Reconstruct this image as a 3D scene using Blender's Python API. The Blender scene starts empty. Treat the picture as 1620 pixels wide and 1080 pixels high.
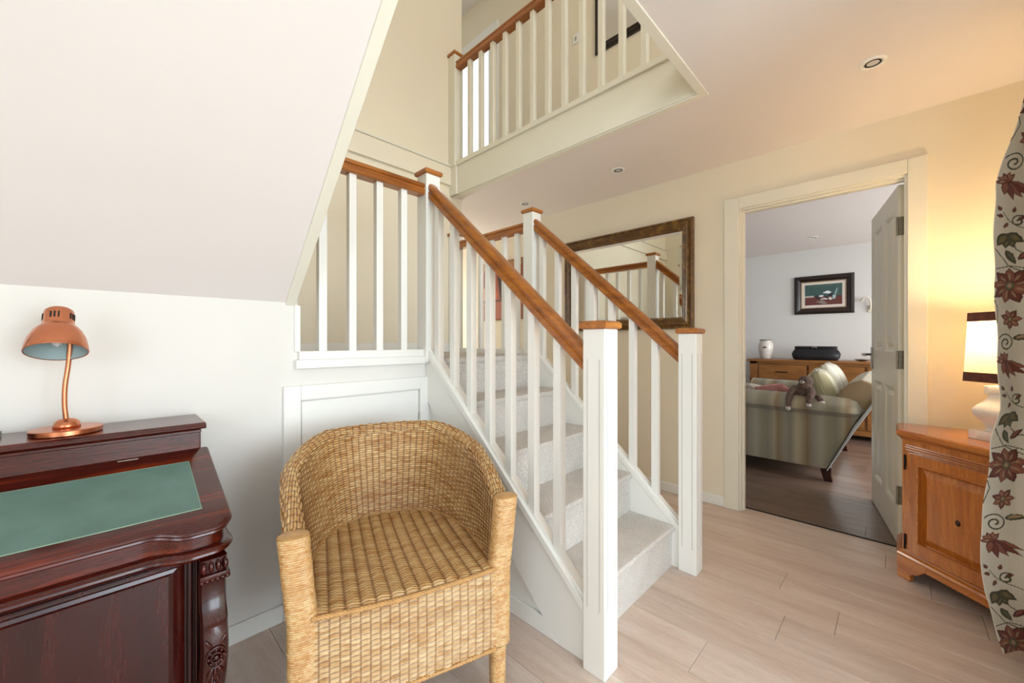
import bpy, bmesh, math, random
import numpy as np
from mathutils import Vector, Matrix
random.seed(7); np.random.seed(7)
SC = bpy.context.scene; COL = SC.collection
PI = math.pi
def L(h):                                   # sRGB hex -> linear
    h = h.lstrip('#'); o = []
    for i in (0, 2, 4):
        c = int(h[i:i+2], 16)/255; o.append(c/12.92 if c <= .04045 else ((c+.055)/1.055)**2.4)
    return tuple(o)
def L4(h): return L(h)+(1.0,)

# ------------------------------------------------------------------ camera, sky, lights, exposure
cd = bpy.data.cameras.new('camera'); cam = bpy.data.objects.new('camera', cd); COL.objects.link(cam)
A = math.atan(612/626)                      # world +X lies 44.35 degrees right of the view axis
cam.location = (0, 0, 1.12); cam.rotation_euler = (PI/2, 0, A - PI/2)
cd.sensor_width = 36; cd.lens = 626/1620*36; cd.clip_start = .02; SC.camera = cam
SC.view_settings.view_transform = 'Standard'; SC.view_settings.look = 'None'
SC.view_settings.gamma = 1; SC.view_settings.use_curve_mapping = False
SC.view_settings.exposure = 0.46
w = bpy.data.worlds.new('sky'); SC.world = w; w.use_nodes = True
bg = w.node_tree.nodes['Background']; bg.inputs[0].default_value = (.80, .90, 1.0, 1); bg.inputs[1].default_value = 1.6
def area(name, loc, size, rot, watts, color):
    l = bpy.data.lights.new(name, 'AREA'); l.shape = 'RECTANGLE'; l.size, l.size_y = size
    l.energy = watts; l.color = color; o = bpy.data.objects.new(name, l); COL.objects.link(o)
    o.location = loc; o.rotation_euler = rot; return o
DAY = (.80, .90, 1.0)
area('rear_fill', (.85, -2.95, 1.25), (1.9, 2.1), (PI/2, 0, 0), 92, DAY)          # even fill through an added, unseen window behind the camera
area('side_fill', (-2.2, -1.45, 1.35), (2.0, 1.8), (PI/2, 0, -PI/2), 50, DAY)         # fill through an added window in the unseen end wall
area('upstairs_fill', (1.0, -.9, 3.9), (2.2, 1.6), (PI/2, 0, 0), 46, (1, .95, .87))  # added fill for the upper storey, through an unseen front window
area('upstairs_window_light', (3.2, 3.58, 3.85), (.7, 1.1), (PI/2, 0, PI/2), 16, DAY)
area('living_daylight', (4.9, -2.5, 1.45), (2.6, 1.8), (PI/2, 0, 0), 135, (.98, .975, 1.0))
area('hall_end_fill', (2.5, 4.4, 1.4), (.7, 1.3), (-PI/2, 0, 0), 26, (1, .93, .8))  # added warm fill for the far hall, from an unseen window

# ------------------------------------------------------------------ materials
class NT:
    def __init__(s, name):
        s.m = bpy.data.materials.new(name); s.m.use_nodes = True; s.t = s.m.node_tree
        s.b = s.t.nodes['Principled BSDF']; s.o = s.t.nodes['Material Output']
    def n(s, typ, **kw):
        x = s.t.nodes.new(typ)
        for k, v in kw.items():
            if k.startswith('i_'): x.inputs[k[2:].replace('_', ' ')].default_value = v
            else: setattr(x, k, v)
        return x
    def l(s, a, b): s.t.links.new(a, b)
    def ramp(s, fac, stops):
        r = s.n('ShaderNodeValToRGB'); e = r.color_ramp.elements
        while len(e) < len(stops): e.new(.5)
        for k, (p, c) in enumerate(stops): e[k].position = p; e[k].color = c if len(c) == 4 else c+(1,)
        s.l(fac, r.inputs[0]); return r.outputs[0]
    def coord(s, scale=(1, 1, 1), rnd=False, kind='Object', rot=(0, 0, 0)):
        tc = s.n('ShaderNodeTexCoord'); mp = s.n('ShaderNodeMapping'); mp.inputs['Scale'].default_value = scale; mp.inputs['Rotation'].default_value = rot
        s.l(tc.outputs[kind], mp.inputs[0])
        if rnd:
            oi = s.n('ShaderNodeObjectInfo'); mu = s.n('ShaderNodeMath', operation='MULTIPLY'); mu.inputs[1].default_value = 57.3
            s.l(oi.outputs['Random'], mu.inputs[0]); ad = s.n('ShaderNodeVectorMath', operation='ADD')
            s.l(mp.outputs[0], ad.inputs[0]); s.l(mu.outputs[0], ad.inputs[1]); return ad.outputs[0]
        return mp.outputs[0]
    def noise(s, vec, scale=5, detail=4, dist=0, rough=.5):
        x = s.n('ShaderNodeTexNoise'); x.inputs['Scale'].default_value = scale; x.inputs['Detail'].default_value = detail
        x.inputs['Distortion'].default_value = dist; x.inputs['Roughness'].default_value = rough
        s.l(vec, x.inputs['Vector']); return x.outputs[0]
    def bump(s, h, strength=.2, dist=.01):
        b = s.n('ShaderNodeBump'); b.inputs['Strength'].default_value = strength; b.inputs['Distance'].default_value = dist
        s.l(h, b.inputs['Height']); s.l(b.outputs[0], s.b.inputs['Normal'])
    def mix(s, f, a, b, mode='MIX'):
        x = s.n('ShaderNodeMix', data_type='RGBA', blend_type=mode)
        for v, k in ((f, 0), (a, 6), (b, 7)):
            if isinstance(v, (int, float)): x.inputs[k].default_value = v
            elif isinstance(v, tuple): x.inputs[k].default_value = v if len(v) == 4 else v+(1,)
            else: s.l(v, x.inputs[k])
        return x.outputs[2]
def plain(name, c, rough=.5, metal=0, coat=0, var=.06, scale=6, bump=0, bscale=60, spec=.5, bdist=.002):
    t = NT(name); v = t.coord(); n = t.noise(v, scale, 3)
    lo = tuple(max(0, q*(1-var)) for q in c); hi = tuple(min(1, q*(1+var)) for q in c)
    t.l(t.ramp(n, [(.3, lo), (.7, hi)]), t.b.inputs['Base Color'])
    t.b.inputs['Roughness'].default_value = rough; t.b.inputs['Metallic'].default_value = metal
    t.b.inputs['Coat Weight'].default_value = coat; t.b.inputs['Coat Roughness'].default_value = .08; t.b.inputs['Specular IOR Level'].default_value = spec
    if bump: t.bump(t.noise(v, bscale, 3), bump, bdist)
    return t.m
def wood(name, dark, mid, light, grain=(1, 12, 12), rough=.35, coat=.3, rnd=True, scale=2.2, bump=.05, knots=False, ringdark=.35, rndshift=.0):
    t = NT(name); v = t.coord(grain, rnd)
    n1 = t.noise(v, scale, 6, .6, .6); base = t.ramp(n1, [(.28, dark), (.5, mid), (.72, light)])
    wv = t.n('ShaderNodeTexWave', wave_type='BANDS', bands_direction='DIAGONAL'); wv.inputs['Scale'].default_value = .9; wv.inputs['Distortion'].default_value = 7
    wv.inputs['Detail'].default_value = 3; wv.inputs['Detail Scale'].default_value = .8; t.l(v, wv.inputs['Vector'])
    f = t.ramp(wv.outputs[1], [(.0, (1, 1, 1)), (.5, (1-ringdark*.3,)*3), (.62, (1-ringdark,)*3), (.75, (1, 1, 1))])
    c = t.mix(1.0, base, f, 'MULTIPLY')
    fine = t.noise(t.coord(tuple(g*6 for g in grain), rnd), 6, 3); c = t.mix(.25, c, t.ramp(fine, [(.3, dark), (.7, light)]))
    if knots:
        vo = t.n('ShaderNodeTexVoronoi'); vo.inputs['Scale'].default_value = 1.0; t.l(t.coord((1.2*grain[0]**.5, 1.2*grain[1]**.5, 1.2*grain[2]**.5), rnd), vo.inputs['Vector'])
        k = t.ramp(vo.outputs['Distance'], [(.015, (1, 1, 1)), (.05, (.35,)*3), (.13, (0, 0, 0))])
        c = t.mix(k, c, tuple(q*.35 for q in dark))
    if rndshift:
        oi = t.n('ShaderNodeObjectInfo'); sh = t.ramp(oi.outputs['Random'], [(0, (1-rndshift,)*3), (1, (1+rndshift*.2,)*3)]); c = t.mix(1.0, c, sh, 'MULTIPLY')
    t.l(c, t.b.inputs['Base Color']); t.b.inputs['Roughness'].default_value = rough; t.b.inputs['Coat Weight'].default_value = coat
    t.b.inputs['Coat Roughness'].default_value = .1
    if bump: t.bump(n1, bump, .003)
    return t.m
def vcol(name, rough=.7, bump=0, bscale=400, sheen=0):
    t = NT(name); a = t.n('ShaderNodeVertexColor', layer_name='Col'); t.l(a.outputs[0], t.b.inputs['Base Color'])
    t.b.inputs['Roughness'].default_value = rough; t.b.inputs['Sheen Weight'].default_value = sheen
    if bump: t.bump(t.noise(t.coord(), bscale, 2), bump, .001)
    return t.m
M = {}
M['wall'] = plain('cream_wall_paint', L('#f1e6d0'), .75, var=.012, scale=2, bump=.05, bscale=90, spec=.25)
M['wall_white'] = plain('off_white_wall_paint', L('#eae6e0'), .75, var=.012, scale=2, bump=.05, bscale=90, spec=.25)
M['ceil'] = plain('white_ceiling_paint', L('#ece4e0'), .85, var=.008, scale=2, spec=.2)
M['liv'] = plain('pale_grey_wall_paint', L('#dcdbd8'), .8, var=.01, scale=2, spec=.2)
M['gloss'] = plain('white_gloss_paint', L('#f4f2ec'), .33, var=.01, scale=5, bump=.02, bscale=40, coat=.1)
M['satin'] = plain('ivory_satin_paint', L('#ede8d8'), .4, var=.012, scale=4)
M['rail'] = wood('varnished_hardwood', L('#74380e'), L('#a85f1c'), L('#c27a24'), (14, 1.6, 14), .28, .5, scale=2.0, ringdark=.3)
M['railx'] = wood('varnished_hardwood_cross', L('#74380e'), L('#a85f1c'), L('#c27a24'), (1.6, 14, 14), .28, .5, scale=2.0, ringdark=.3)
M['cap'] = wood('oak_cap', L('#8a4a18'), L('#b26a28'), L('#cc8438'), (3, 20, 20), .35, .4, scale=2.5)
M['plank'] = wood('pale_oak_laminate', L('#c4aa99'), L('#d8c3b4'), L('#e6d6ca'), (7, .9, 7), .36, .12, scale=1.6, bump=.02, knots=True, ringdark=.10, rndshift=.08)
M['darkplank'] = wood('dark_walnut_laminate', L('#5c483d'), L('#7d6557'), L('#8e786a'), (9, .8, 9), .3, .15, scale=1.6, bump=.02, ringdark=.2, rndshift=.18)
M['mahog'] = wood('polished_mahogany', L('#1c0303'), L('#3c0b07'), L('#802c10'), (.9, 14, 14), .2, .12, scale=1.6, bump=0, ringdark=.2)
M['mahogv'] = wood('polished_mahogany_upright', L('#1a0303'), L('#300806'), L('#52140b'), (12, 12, .8), .2, .12, scale=1.3, bump=0, ringdark=.15)
M['leather'] = plain('green_leather', L('#5c786f'), .45, var=.12, scale=14, bump=.25, bscale=420, spec=.4, bdist=.0008)
M['leather_line'] = plain('gilt_tooling_line', L('#84a08a'), .4, metal=.3)
M['copper'] = plain('brushed_copper', L('#cf8562'), .27, metal=1, var=.06, scale=30)
M['inner'] = plain('grey_shade_lining', L('#9fb0b0'), .45, var=.03)
M['slot'] = plain('dark_vent_slot', (.01, .008, .008), .6)
M['bulb'] = plain('frosted_bulb_glass', L('#d8d4d6'), .35)
M['pine'] = wood('honey_pine', L('#8c4512'), L('#b8671f'), L('#cf8230'), (14, 14, 1.5), .25, .6, scale=1.8, bump=.02, ringdark=.3)
M['pinex'] = wood('honey_pine_cross', L('#8c4512'), L('#b8671f'), L('#cf8230'), (1.5, 14, 14), .25, .6, scale=1.8, bump=.02, ringdark=.3)
M['side'] = wood('brown_oak_sideboard', L('#6e4318'), L('#96612c'), L('#ab7238'), (14, 1.5, 14), .4, .2, scale=1.8, ringdark=.25)
M['iron'] = plain('black_iron', L('#1b1715'), .5, metal=.6)
M['steel'] = plain('satin_steel', L('#b9b6ae'), .3, metal=1, var=.03)
M['brass'] = plain('aged_brass', L('#8f897c'), .35, metal=1, var=.15, scale=60)
M['knot'] = plain('dark_wood_knot', L('#3a1606'), .4)
M['marble'] = plain('white_alabaster', L('#e4ddd6'), .38, var=.07, scale=12, coat=.1)
M['band'] = plain('brown_suede_band', L('#5f3226'), .8, var=.3, scale=40, bump=.3)
M['black'] = plain('black_leather', L('#15151a'), .42, var=.3, scale=40, bump=.4, bscale=200)
M['plastic'] = plain('black_plastic', L('#22262b'), .3)
M['pot'] = plain('cream_glazed_pot', L('#d9d3ca'), .3, coat=.4, var=.03)
M['rust'] = plain('brown_rim_glaze', L('#6e5a50'), .4)
M['fur'] = plain('grey_brown_plush', L('#6f5b50'), .95, var=.25, scale=60, bump=.8, bscale=160, bdist=.01)
M['pale'] = plain('pale_plush', L('#cfc4b8'), .9)
M['print'] = plain('patterned_cushion', L('#8d8078'), .9, var=.6, scale=45)
M['pink'] = plain('pink_cushion', L('#c58a84'), .9, var=.2, scale=25)
M['ivory'] = plain('ivory_linen', L('#dcd4c4'), .9, var=.05, bump=.2, bscale=150)
M['goldframe'] = wood('dark_gilt_wood', L('#3a210c'), L('#5f3c19'), L('#9a7434'), (6, 6, 6), .33, .3, scale=3, ringdark=.2)
M['darkframe'] = plain('dark_brown_frame', L('#1e100c'), .3, var=.3, scale=8, coat=.3)
M['giltline'] = plain('pale_gilt_slip', L('#b59d82'), .4, metal=.2)
M['mount'] = plain('cream_mount_board', L('#e2dad0'), .9, var=.01)
M['soil'] = plain('dark_underfloor', L('#2c221c'), .9)
M['grass'] = plain('garden_lawn', L('#5a7a3a'), .95, var=.3, scale=3)
def carpet_mat():
    t = NT('grey_twist_carpet'); v = t.coord(); n = t.noise(v, 160, 3); n2 = t.noise(v, 9, 3)
    c = t.mix(.35, t.ramp(n, [(.3, L('#bcb4ac')), (.5, L('#dad4cc')), (.7, L('#ebe6df'))]), t.ramp(n2, [(.35, L('#cac3bc')), (.65, L('#e2dcd5'))]))
    t.l(c, t.b.inputs['Base Color']); t.b.inputs['Roughness'].default_value = 1; t.b.inputs['Specular IOR Level'].default_value = .1
    t.bump(n, .9, .006); return t.m
M['carpet'] = carpet_mat()
def mirror_mat():
    t = NT('silvered_mirror_glass'); t.b.inputs['Base Color'].default_value = (.86, .88, .87, 1); t.b.inputs['Metallic'].default_value = 1
    t.b.inputs['Roughness'].default_value = .01; return t.m
M['mirror'] = mirror_mat()
def glass_mat():
    t = NT('window_glass'); g = t.n('ShaderNodeBsdfGlossy'); g.inputs['Roughness'].default_value = .02; tr = t.n('ShaderNodeBsdfTransparent')
    tr.inputs[0].default_value = (.97, .98, .98, 1); m = t.n('ShaderNodeMixShader'); m.inputs[0].default_value = .06
    t.l(tr.outputs[0], m.inputs[1]); t.l(g.outputs[0], m.inputs[2]); t.l(m.outputs[0], t.o.inputs['Surface']); return t.m
M['glass'] = glass_mat()
def shade_mat():
    t = NT('lit_parchment_shade'); t.b.inputs['Base Color'].default_value = L4('#f4ead0'); t.b.inputs['Roughness'].default_value = .8
    tr = t.n('ShaderNodeBsdfTranslucent'); tr.inputs[0].default_value = (1, .94, .82, 1); m = t.n('ShaderNodeMixShader'); m.inputs[0].default_value = .55
    t.l(t.b.outputs[0], m.inputs[1]); t.l(tr.outputs[0], m.inputs[2]); t.l(m.outputs[0], t.o.inputs['Surface']); return t.m
M['shade'] = shade_mat()
def stripe_mat(name, axis, off=0, stops=None, scale=1.0):
    t = NT(name); tc = t.n('ShaderNodeTexCoord'); sp = t.n('ShaderNodeSeparateXYZ'); t.l(tc.outputs['Object'], sp.inputs[0])
    mu = t.n('ShaderNodeMath', operation='MULTIPLY_ADD'); mu.inputs[1].default_value = scale; mu.inputs[2].default_value = off+20; t.l(sp.outputs[axis], mu.inputs[0])
    fr = t.n('ShaderNodeMath', operation='FRACT'); t.l(mu.outputs[0], fr.inputs[0])
    stops = stops or [(0, '#969078'), (.10, '#aaa38f'), (.22, '#989180'), (.30, '#8a7558'), (.36, '#a19274'), (.45, '#b8ab8e'), (.55, '#8d8775'), (.64, '#9a9482'), (.74, '#937c5e'), (.80, '#aca085'), (.90, '#8e8977'), (1, '#969078')]
    c = t.ramp(fr.outputs[0], [(p, L4(h)) for p, h in stops]); n = t.noise(t.coord(), 350, 2)
    c = t.mix(.12, c, n, 'OVERLAY'); t.l(c, t.b.inputs['Base Color']); t.b.inputs['Roughness'].default_value = .85; t.b.inputs['Sheen Weight'].default_value = .2
    t.bump(n, .3, .002); return t.m
M['stripe'] = stripe_mat('striped_upholstery', 1, 0, None, 2.2)
M['stripex'] = stripe_mat('striped_upholstery_across', 0, 0, None, 2.2)
M['backfab'] = stripe_mat('pale_striped_backcloth', 0, .3, [(0, '#a9adab'), (.2, '#bfc2be'), (.35, '#9aa0a0'), (.5, '#b8b6a8'), (.7, '#a0a6a8'), (.85, '#c2c4c2'), (1, '#a9adab')], 5)
M['pillow'] = stripe_mat('olive_striped_cushion', 0, .1, [(0, '#b5ae8c'), (.35, '#a79f7c'), (.4, '#d0cab2'), (.6, '#c9c6b4'), (.65, '#8f8a6a'), (1, '#b5ae8c')], 3.4)
M['pillow2'] = stripe_mat('pale_striped_cushion', 0, .1, [(0, '#c8c4b2'), (.35, '#d4d0c4'), (.4, '#b8b094'), (.6, '#d6d2c6'), (.65, '#c0baa4'), (1, '#c8c4b2')], 3.4)
def wicker_mat(name, dark, mid, light, warm, stake=0):
    t = NT(name); tc = t.n('ShaderNodeTexCoord'); sp = t.n('ShaderNodeSeparateXYZ'); t.l(tc.outputs['UV'], sp.inputs[0])
    fl = t.n('ShaderNodeMath', operation='FLOOR'); t.l(sp.outputs[1], fl.inputs[0])
    cb = t.n('ShaderNodeCombineXYZ'); mu = t.n('ShaderNodeMath', operation='MULTIPLY'); mu.inputs[1].default_value = 16.0; t.l(sp.outputs[0], mu.inputs[0])
    t.l(mu.outputs[0], cb.inputs[0]); m2 = t.n('ShaderNodeMath', operation='MULTIPLY'); m2.inputs[1].default_value = 3.71; t.l(fl.outputs[0], m2.inputs[0]); t.l(m2.outputs[0], cb.inputs[1])
    n = t.noise(cb.outputs[0], 1.0, 3); base = t.ramp(n, [(.22, dark), (.38, mid), (.58, light), (.8, warm)])
    m3 = t.n('ShaderNodeMath', operation='MULTIPLY'); m3.inputs[1].default_value = .11; t.l(sp.outputs[1], m3.inputs[0]); cb2 = t.n('ShaderNodeCombineXYZ')
    t.l(sp.outputs[0], cb2.inputs[0]); t.l(m3.outputs[0], cb2.inputs[1]); n2 = t.noise(cb2.outputs[0], 2.2, 3)
    c = t.mix(t.ramp(n2, [(.42, (0, 0, 0)), (.7, (.6,)*3)]), base, warm)
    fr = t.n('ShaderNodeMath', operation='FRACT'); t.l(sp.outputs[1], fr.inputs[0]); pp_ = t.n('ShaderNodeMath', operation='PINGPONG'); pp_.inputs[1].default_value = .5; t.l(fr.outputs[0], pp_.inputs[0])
    gap_shade = t.ramp(pp_.outputs[0], [(.03, (.34, .26, .20)), (.20, (1, 1, 1))]); c = t.mix(1.0, c, gap_shade, 'MULTIPLY')       # shade in the gaps between canes, painted into the colour
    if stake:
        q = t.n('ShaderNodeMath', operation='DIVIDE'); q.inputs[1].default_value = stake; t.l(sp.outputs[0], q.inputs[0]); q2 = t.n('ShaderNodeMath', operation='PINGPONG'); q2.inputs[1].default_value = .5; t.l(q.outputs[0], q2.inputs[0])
        c = t.mix(1.0, c, t.ramp(q2.outputs[0], [(.02, (.50, .40, .32)), (.16, (1, 1, 1))]), 'MULTIPLY')  # shade where strands dive at the stakes, also painted into the colour
    t.l(c, t.b.inputs['Base Color']); t.b.inputs['Roughness'].default_value = .38; t.b.inputs['Coat Weight'].default_value = .15; return t.m
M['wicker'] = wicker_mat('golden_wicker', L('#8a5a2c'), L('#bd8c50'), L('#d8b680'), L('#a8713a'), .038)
M['cane'] = plain('wrapped_cane', L('#bd8f56'), .4, var=.15, scale=40, coat=.1)
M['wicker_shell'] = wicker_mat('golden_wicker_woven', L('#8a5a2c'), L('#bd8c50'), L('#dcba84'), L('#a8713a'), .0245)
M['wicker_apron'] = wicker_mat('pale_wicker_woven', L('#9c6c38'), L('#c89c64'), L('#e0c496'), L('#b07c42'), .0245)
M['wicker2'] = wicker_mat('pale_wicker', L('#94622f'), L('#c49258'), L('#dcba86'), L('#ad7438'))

# ------------------------------------------------------------------ mesh helpers
class MB:
    def __init__(s): s.v = []; s.f = []
    def add(s, vs, fs):
        o = len(s.v); s.v += [tuple(p) for p in vs]; s.f += [tuple(i+o for i in f) for f in fs]; return s
    def box(s, x0, x1, y0, y1, z0, z1, bev=0.0, seg=1, mat=None):
        bm = bmesh.new(); bmesh.ops.create_cube(bm, size=1)
        for v in bm.verts: v.co = Vector(((x0+x1)/2+v.co.x*(x1-x0), (y0+y1)/2+v.co.y*(y1-y0), (z0+z1)/2+v.co.z*(z1-z0)))
        if bev: bmesh.ops.bevel(bm, geom=bm.edges[:], offset=bev, segments=seg, profile=.6, affect='EDGES')
        s.bm(bm, mat); return s
    def bm(s, bm, mat=None):
        if mat: bm.transform(mat)
        bm.verts.index_update(); s.add([v.co[:] for v in bm.verts], [[q.index for q in f.verts] for f in bm.faces]); bm.free()
    def prism(s, poly, axis, a, b, bev=0.0, seg=2):
        """extrude a 2-D outline; axis 'x': poly is (y,z); 'y': (x,z); 'z': (x,y)"""
        def P(p, t): return {'x': (t, p[0], p[1]), 'y': (p[0], t, p[1]), 'z': (p[0], p[1], t)}[axis]
        bm = bmesh.new(); n = len(poly)
        va = [bm.verts.new(P(p, a)) for p in poly]; vb = [bm.verts.new(P(p, b)) for p in poly]
        bm.faces.new(va[::-1]); bm.faces.new(vb)
        for i in range(n): bm.faces.new((va[i], va[(i+1) % n], vb[(i+1) % n], vb[i]))
        bmesh.ops.recalc_face_normals(bm, faces=bm.faces[:])
        if bev: bmesh.ops.bevel(bm, geom=bm.edges[:], offset=bev, segments=seg, profile=.6, affect='EDGES')
        s.bm(bm); return s
    def lathe(s, prof, c=(0, 0, 0), seg=32, mat=None, close=False, pw=None, rot=0):
        """prof: (r,z) list; pw: superellipse power for a squarish section"""
        vs = []; fs = []; n = len(prof)
        for k in range(seg):
            t = 2*PI*k/seg; cx, sy = math.cos(t), math.sin(t)
            if pw:
                q = (abs(cx)**pw+abs(sy)**pw)**(-1/pw); cx *= q; sy *= q
            cx, sy = cx*math.cos(rot)-sy*math.sin(rot), cx*math.sin(rot)+sy*math.cos(rot)
            for r, z in prof: vs.append(Vector((r*cx, r*sy, z)))
        for k in range(seg):
            k2 = (k+1) % seg
            for i in range(n-1): fs.append((k*n+i, k2*n+i, k2*n+i+1, k*n+i+1))
        if prof[0][0] > 1e-6 and not close: fs.append([k*n for k in range(seg)][::-1])
        if prof[-1][0] > 1e-6 and not close: fs.append([k*n+n-1 for k in range(seg)])
        if mat: vs = [mat @ v for v in vs]
        s.add([(v[0]+c[0], v[1]+c[1], v[2]+c[2]) for v in vs], fs); return s
    def tube(s, pts, rad, seg=12, caps=True):
        pts = [Vector(p) for p in pts]; n = len(pts); vs = []; fs = []
        up = Vector((0, 0, 1)); d0 = (pts[1]-pts[0]).normalized()
        if abs(d0.dot(up)) > .9: up = Vector((0, 1, 0))
        for i, p in enumerate(pts):
            d = (pts[min(i+1, n-1)]-pts[max(i-1, 0)]).normalized(); a = d.cross(up).normalized(); b = a.cross(d)
            r = rad[i] if isinstance(rad, (list, tuple)) else rad
            for k in range(seg): t = 2*PI*k/seg; vs.append(p+a*(r*math.cos(t))+b*(r*math.sin(t)))
        for i in range(n-1):
            for k in range(seg): fs.append((i*seg+k, i*seg+(k+1) % seg, (i+1)*seg+(k+1) % seg, (i+1)*seg+k))
        if caps: fs += [list(range(seg)), list(range((n-1)*seg, n*seg))[::-1]]
        s.add(vs, fs); return s
    def ell(s, c, r, seg=20, ring=12, mat=None):
        bm = bmesh.new(); bmesh.ops.create_uvsphere(bm, u_segments=seg, v_segments=ring, radius=1)
        for v in bm.verts: v.co = Vector((v.co.x*r[0], v.co.y*r[1], v.co.z*r[2]))
        if mat: bm.transform(mat)
        for v in bm.verts: v.co += Vector(c)
        s.bm(bm); return s
WLOC = {}
def obj(name, mb, mat=None, parent=None, smooth=False, local=False, origin=None, label=None):
    me = bpy.data.meshes.new(name); off = Vector((0, 0, 0))
    if parent is not None and not local: off = WLOC.get(parent.name, Vector((0, 0, 0)))
    if origin is not None: off = Vector(origin)
    ploc = WLOC.get(parent.name, Vector((0, 0, 0))) if parent is not None and not local else Vector((0, 0, 0))
    me.from_pydata([(v[0]-off[0], v[1]-off[1], v[2]-off[2]) for v in mb.v], [], mb.f); me.update()
    bm = bmesh.new(); bm.from_mesh(me); bmesh.ops.recalc_face_normals(bm, faces=bm.faces[:]); bm.to_mesh(me); bm.free()
    if smooth: me.shade_smooth()
    if smooth == 'auto':
        me.set_sharp_from_angle(angle=math.radians(35))
    if mat is not None: me.materials.append(M[mat] if isinstance(mat, str) else mat)
    o = bpy.data.objects.new(name, me); COL.objects.link(o)
    if parent is not None: o.parent = parent
    if origin is not None: o.location = off-ploc
    WLOC[o.name] = off if (parent is None or not local) else off
    if label: o['label'] = label
    return o
def thing(name, label, cat, loc, rz=0, group=None):
    o = bpy.data.objects.new(name, None); COL.objects.link(o); o.location = loc; o.rotation_euler = (0, 0, rz); o.empty_display_size = .05
    o['label'] = label; o['category'] = cat
    if group: o['group'] = group
    WLOC[o.name] = Vector(loc); return o
def struct(o, label=None):
    o['kind'] = 'structure'
    if label: o['label'] = label
    return o
def sroot(name, loc, label=None):
    o = bpy.data.objects.new(name, None); COL.objects.link(o); o.location = loc; WLOC[o.name] = Vector(loc); return struct(o, label)
def copyobj(src, loc=None, parent='same'):
    c = src.copy(); COL.objects.link(c)
    if parent != 'same': c.parent = parent
    if loc is not None: c.location = loc
    WLOC[c.name] = Vector(c.location); return c
def wall_holes(axis, a, b, u0, u1, z0, z1, holes):
    """wall box perpendicular to axis, thickness a..b, spanning u and z, with rectangular holes (u0,u1,z0,z1)"""
    mb = MB(); us = sorted({u0, u1, *[h[0] for h in holes], *[h[1] for h in holes]}); zs = sorted({z0, z1, *[h[2] for h in holes], *[h[3] for h in holes]})
    nu, nz = len(us)-1, len(zs)-1
    solid = [[not any(h[0] <= (us[i]+us[i+1])/2 <= h[1] and h[2] <= (zs[j]+zs[j+1])/2 <= h[3] for h in holes) for j in range(nz)] for i in range(nu)]
    def P(t, u, z): return (t, u, z) if axis == 'x' else (u, t, z)
    bm = bmesh.new(); vd = {}
    def V(t, u, z):
        k = (t, u, z)
        if k not in vd: vd[k] = bm.verts.new(P(*k))
        return vd[k]
    def S(i, j): return 0 <= i < nu and 0 <= j < nz and solid[i][j]
    for i in range(nu):
        for j in range(nz):
            if not solid[i][j]: continue
            U0, U1, Z0, Z1 = us[i], us[i+1], zs[j], zs[j+1]
            for t in (a, b): bm.faces.new((V(t, U0, Z0), V(t, U1, Z0), V(t, U1, Z1), V(t, U0, Z1)))
            if not S(i-1, j): bm.faces.new((V(a, U0, Z0), V(b, U0, Z0), V(b, U0, Z1), V(a, U0, Z1)))
            if not S(i+1, j): bm.faces.new((V(a, U1, Z0), V(b, U1, Z0), V(b, U1, Z1), V(a, U1, Z1)))
            if not S(i, j-1): bm.faces.new((V(a, U0, Z0), V(b, U0, Z0), V(b, U1, Z0), V(a, U1, Z0)))
            if not S(i, j+1): bm.faces.new((V(a, U0, Z1), V(b, U0, Z1), V(b, U1, Z1), V(a, U1, Z1)))
    mb.bm(bm); return mb
def frame_x(x, y0, y1, z0, z1, prof):
    """picture-frame moulding on a wall facing -X; prof: (inset, proud) from the outer edge inward"""
    mb = MB(); vs = []; n = len(prof)
    for ins, pr in prof:
        for (yy, zz) in ((y0+ins, z0+ins), (y1-ins, z0+ins), (y1-ins, z1-ins), (y0+ins, z1-ins)): vs.append((x-pr, yy, zz))
    fs = [(i*4+k, i*4+(k+1) % 4, ((i+1) % n)*4+(k+1) % 4, ((i+1) % n)*4+k) for i in range(n) for k in range(4)]
    return mb.add(vs, fs)
def grid_obj(name, P, mat, parent=None, col=None, uv=None, smooth=True, local=False):
    """P: (nu,nv,3) numpy array of points; col: (nu,nv,3); uv: (nu,nv,2)"""
    nu, nv = P.shape[:2]; off = np.zeros(3)
    if parent is not None and not local: off = np.array(WLOC.get(parent.name, (0, 0, 0)))
    co = (P.reshape(-1, 3)-off).astype(np.float32)
    i = np.arange(nu-1)[:, None]; j = np.arange(nv-1)[None, :]; a = i*nv+j
    q = np.stack([a, a+nv, a+nv+1, a+1], -1).reshape(-1, 4).astype(np.int32)
    me = bpy.data.meshes.new(name); me.vertices.add(len(co)); me.vertices.foreach_set('co', co.ravel())
    me.loops.add(q.size); me.loops.foreach_set('vertex_index', q.ravel()); me.polygons.add(len(q))
    me.polygons.foreach_set('loop_start', np.arange(0, q.size, 4, dtype=np.int32)); me.update(calc_edges=True); me.validate()
    if smooth: me.shade_smooth()
    if col is not None:
        ca = me.color_attributes.new('Col', 'FLOAT_COLOR', 'POINT'); c4 = np.ones((nu*nv, 4), np.float32); c4[:, :3] = col.reshape(-1, 3); ca.data.foreach_set('color', c4.ravel())
    if uv is not None:
        ul = me.uv_layers.new(name='UVMap'); ul.data.foreach_set('uv', uv.reshape(-1, 2)[q.ravel()].astype(np.float32).ravel())
    me.materials.append(M[mat]); o = bpy.data.objects.new(name, me); COL.objects.link(o)
    if parent is not None: o.parent = parent
    return o

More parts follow.
